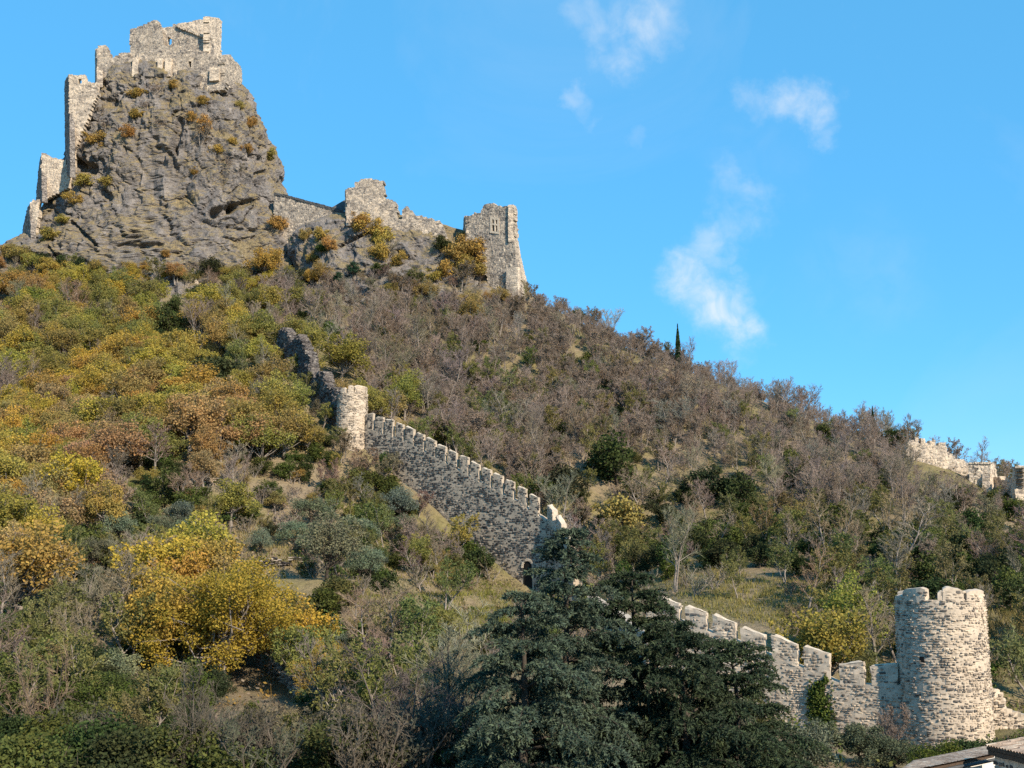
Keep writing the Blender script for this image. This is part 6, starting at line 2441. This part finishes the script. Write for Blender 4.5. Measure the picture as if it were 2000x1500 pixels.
# ------------------------------------------------------------------ houses at the lower right corner
def house():
    h = thing('house', 'white rendered house with a clay tile roof at the bottom right', 'house')
    e0, e1 = at(1772, 1508, 41.0), at(1941, 1474, 45.0)          # eaves, left to right
    r0, r1 = at(1800, 1487, 44.6), at(1945, 1457, 48.0)          # upper edge of the roof
    E0, E1, R0_, R1_ = (np.array(p) for p in (e0, e1, r0, r1))
    # rendered walls under the eaves
    d = unit(E1 - E0)
    nrm = unit(np.cross(d, (0, 0, 1)))
    if nrm[1] > 0:
        nrm = -nrm
    b0, b1 = E0 - nrm * .45, E1 - nrm * .45 - d * .05
    back0, back1 = R0_ + np.array((0, 0, -.3)), R1_ + np.array((0, 0, -.3))
    c = []
    for p, z in ((b0, -12.0), (b1, -12.0), (back1, -12.0), (back0, -12.0)):
        c.append((p[0], p[1], z))
    for p in (b0, b1):
        c.append((p[0], p[1], p[2] - .18 + .08))
    for p in (back1, back0):
        c.append((p[0], p[1], p[2] + .02))
    V, F = rough_block(c, 8, 3, 6, .015)
    MB().add(V, F).build('wall', M['stucco'], h)
    # roof deck and rows of half-round tiles
    up = unit(R0_ - E0)
    deck = [E0, E1, R1_, R0_]
    c = [p + np.array((0, 0, -.10)) for p in deck] + [p + np.array((0, 0, -.02)) for p in deck]
    V, F = rough_block(c, 4, 2, 1, .004)
    roof = MB().add(V, F).build('roof', M['wood'], h)
    W = np.linalg.norm(E1 - E0)
    nrow, ncol = 9, int(W / .21)
    k = 5
    tv, tf = [], []
    for q in range(2):
        for i in range(k + 1):
            a = math.pi * i / k
            r = .105 if q == 0 else .085
            tv.append((-math.cos(a) * r, q * 1.0, math.sin(a) * r * .8))
    for i in range(k):
        tf.append((i, i + 1, k + 2 + i, k + 1 + i))
    tiles = [make_mesh('tile', np.array(tv), np.array(tf)[:, ::-1], [M['tile']], smooth=True)]
    for i in range(ncol):
        f = (i + .5) / ncol
        a, b = E0 + (E1 - E0) * f, R0_ + (R1_ - R0_) * f
        ln = np.linalg.norm(b - a)
        dy = (b - a) / ln
        dx = unit(np.cross(dy, np.cross(d, dy)))
        dz_ = np.cross(d, dy)
        if dz_[2] < 0:
            dz_ = -dz_
        for j in range(nrow):
            p = a + dy * (ln * j / nrow - .06) + dz_ * (.012 + rng.uniform(0, .02))
            m = np.eye(4)
            m[:3, 0], m[:3, 1], m[:3, 2], m[:3, 3] = d * 1.0, dy * (ln / nrow * 1.18) + dz_ * .018, dz_, p
            o = link('tile', tiles[0], roof)
            o.matrix_local = Matrix(m.tolist())
    # gutter in the shade of the eaves
    g0, g1 = E0 + nrm * .05 + np.array((0, 0, -.16)), E1 + nrm * .05 + np.array((0, 0, -.16))
    V, F = prisms([g0], [g1], [.06], [.06], 8)
    MB().add(V, F).build('gutter', M['slate'], h)
    return E1, R1_


E1h, R1h = house()
nb = thing('stone_house', 'stone walled house corner with dark verge cut by the bottom right corner', 'house')
A_, B_ = at(1942, 1462, 43.0), at(2060, 1490, 39.0)
A2_, B2_ = np.array(A_), np.array(B_)
d_ = unit((B2_ - A2_) * np.array((1, 1, 0)))
bk = np.array((-d_[1], d_[0], 0))
if bk[1] < 0:
    bk = -bk
c8 = [np.array((A2_[0], A2_[1], -12)), np.array((B2_[0], B2_[1], -12)), np.array((B2_[0], B2_[1], -12)) + bk * 5, np.array((A2_[0], A2_[1], -12)) + bk * 5,
      A2_ - (0, 0, .25), B2_ - (0, 0, .25), B2_ + bk * 5 + (0, 0, .6), A2_ + bk * 5 + (0, 0, .6)]
V, F = rough_block(c8, 8, 4, 8, .03)
MB().add(V, F).build('wall', M['mortar'], nb)
Lh = float(np.linalg.norm((B2_ - A2_)[:2]))
fr3 = lambda s, hh: (np.array((A2_[0], A2_[1], -9.0 + hh)) + d_ * s, d_, -bk)
ztop3 = lambda s: (A2_[2] + (B2_[2] - A2_[2]) * s / Lh) + 9.0 - .35
lay_stones(nb, courses(Lh, 4.5, np.random.default_rng(8), .10, .2, .14, .4, .06, top=ztop3), fr3, 'stone_basalt', 77, 0, .03)
c8 = []
for dz_ in (-.2, -.06):
    for (p, q) in ((A2_ - d_ * .1, -.18), (B2_, -.18), (B2_, .02), (A2_ - d_ * .1, .02)):
        c8.append(p + bk * q + (0, 0, dz_))
V, F = rough_block(c8, 8, 1, 1, .01)
MB().add(V, F).build('verge', M['wood'], nb)
c8 = []
for dz_ in (-.05, .05):
    for (p, q, zz_) in ((A2_ - d_ * .15, -.2, 0), (B2_, -.2, 0), (B2_, 5.2, .9), (A2_ - d_ * .15, 5.2, .9)):
        c8.append(p + bk * q + (0, 0, dz_ + zz_))
V, F = rough_block(c8, 10, 8, 1, .02, 3)
rf_ = MB().add(V, F).build('roof', M['wood'], nb)
tv = [(-math.cos(math.pi * i / 5) * (.10 - .02 * q), q, math.sin(math.pi * i / 5) * (.085 - .015 * q)) for q in range(2) for i in range(6)]
tm = make_mesh('tile', np.array(tv, float), np.array([(i + 1, i, 6 + i, 7 + i) for i in range(5)]), [M['tile']], smooth=True)
slope = unit(bk * 5.4 + np.array((0, 0, .9)))
upv = np.cross(d_, slope)
upv = upv if upv[2] > 0 else -upv
for i in range(int(Lh / .2)):
    for j in range(14):
        p = A2_ - d_ * .15 + bk * -.2 + d_ * (.2 * i + .1) + np.array((0, 0, .055)) + slope * (j * .38 - .05) + upv * rng.uniform(0, .02)
        if B2_[2] != A2_[2]:
            p[2] += (B2_[2] - A2_[2]) * (.2 * i) / Lh
        m = np.eye(4)
        m[:3, 0], m[:3, 1], m[:3, 2], m[:3, 3] = d_, slope * .44 + upv * .02, upv, p
        o = link('tile', tm, rf_)
        o.matrix_local = Matrix(m.tolist())
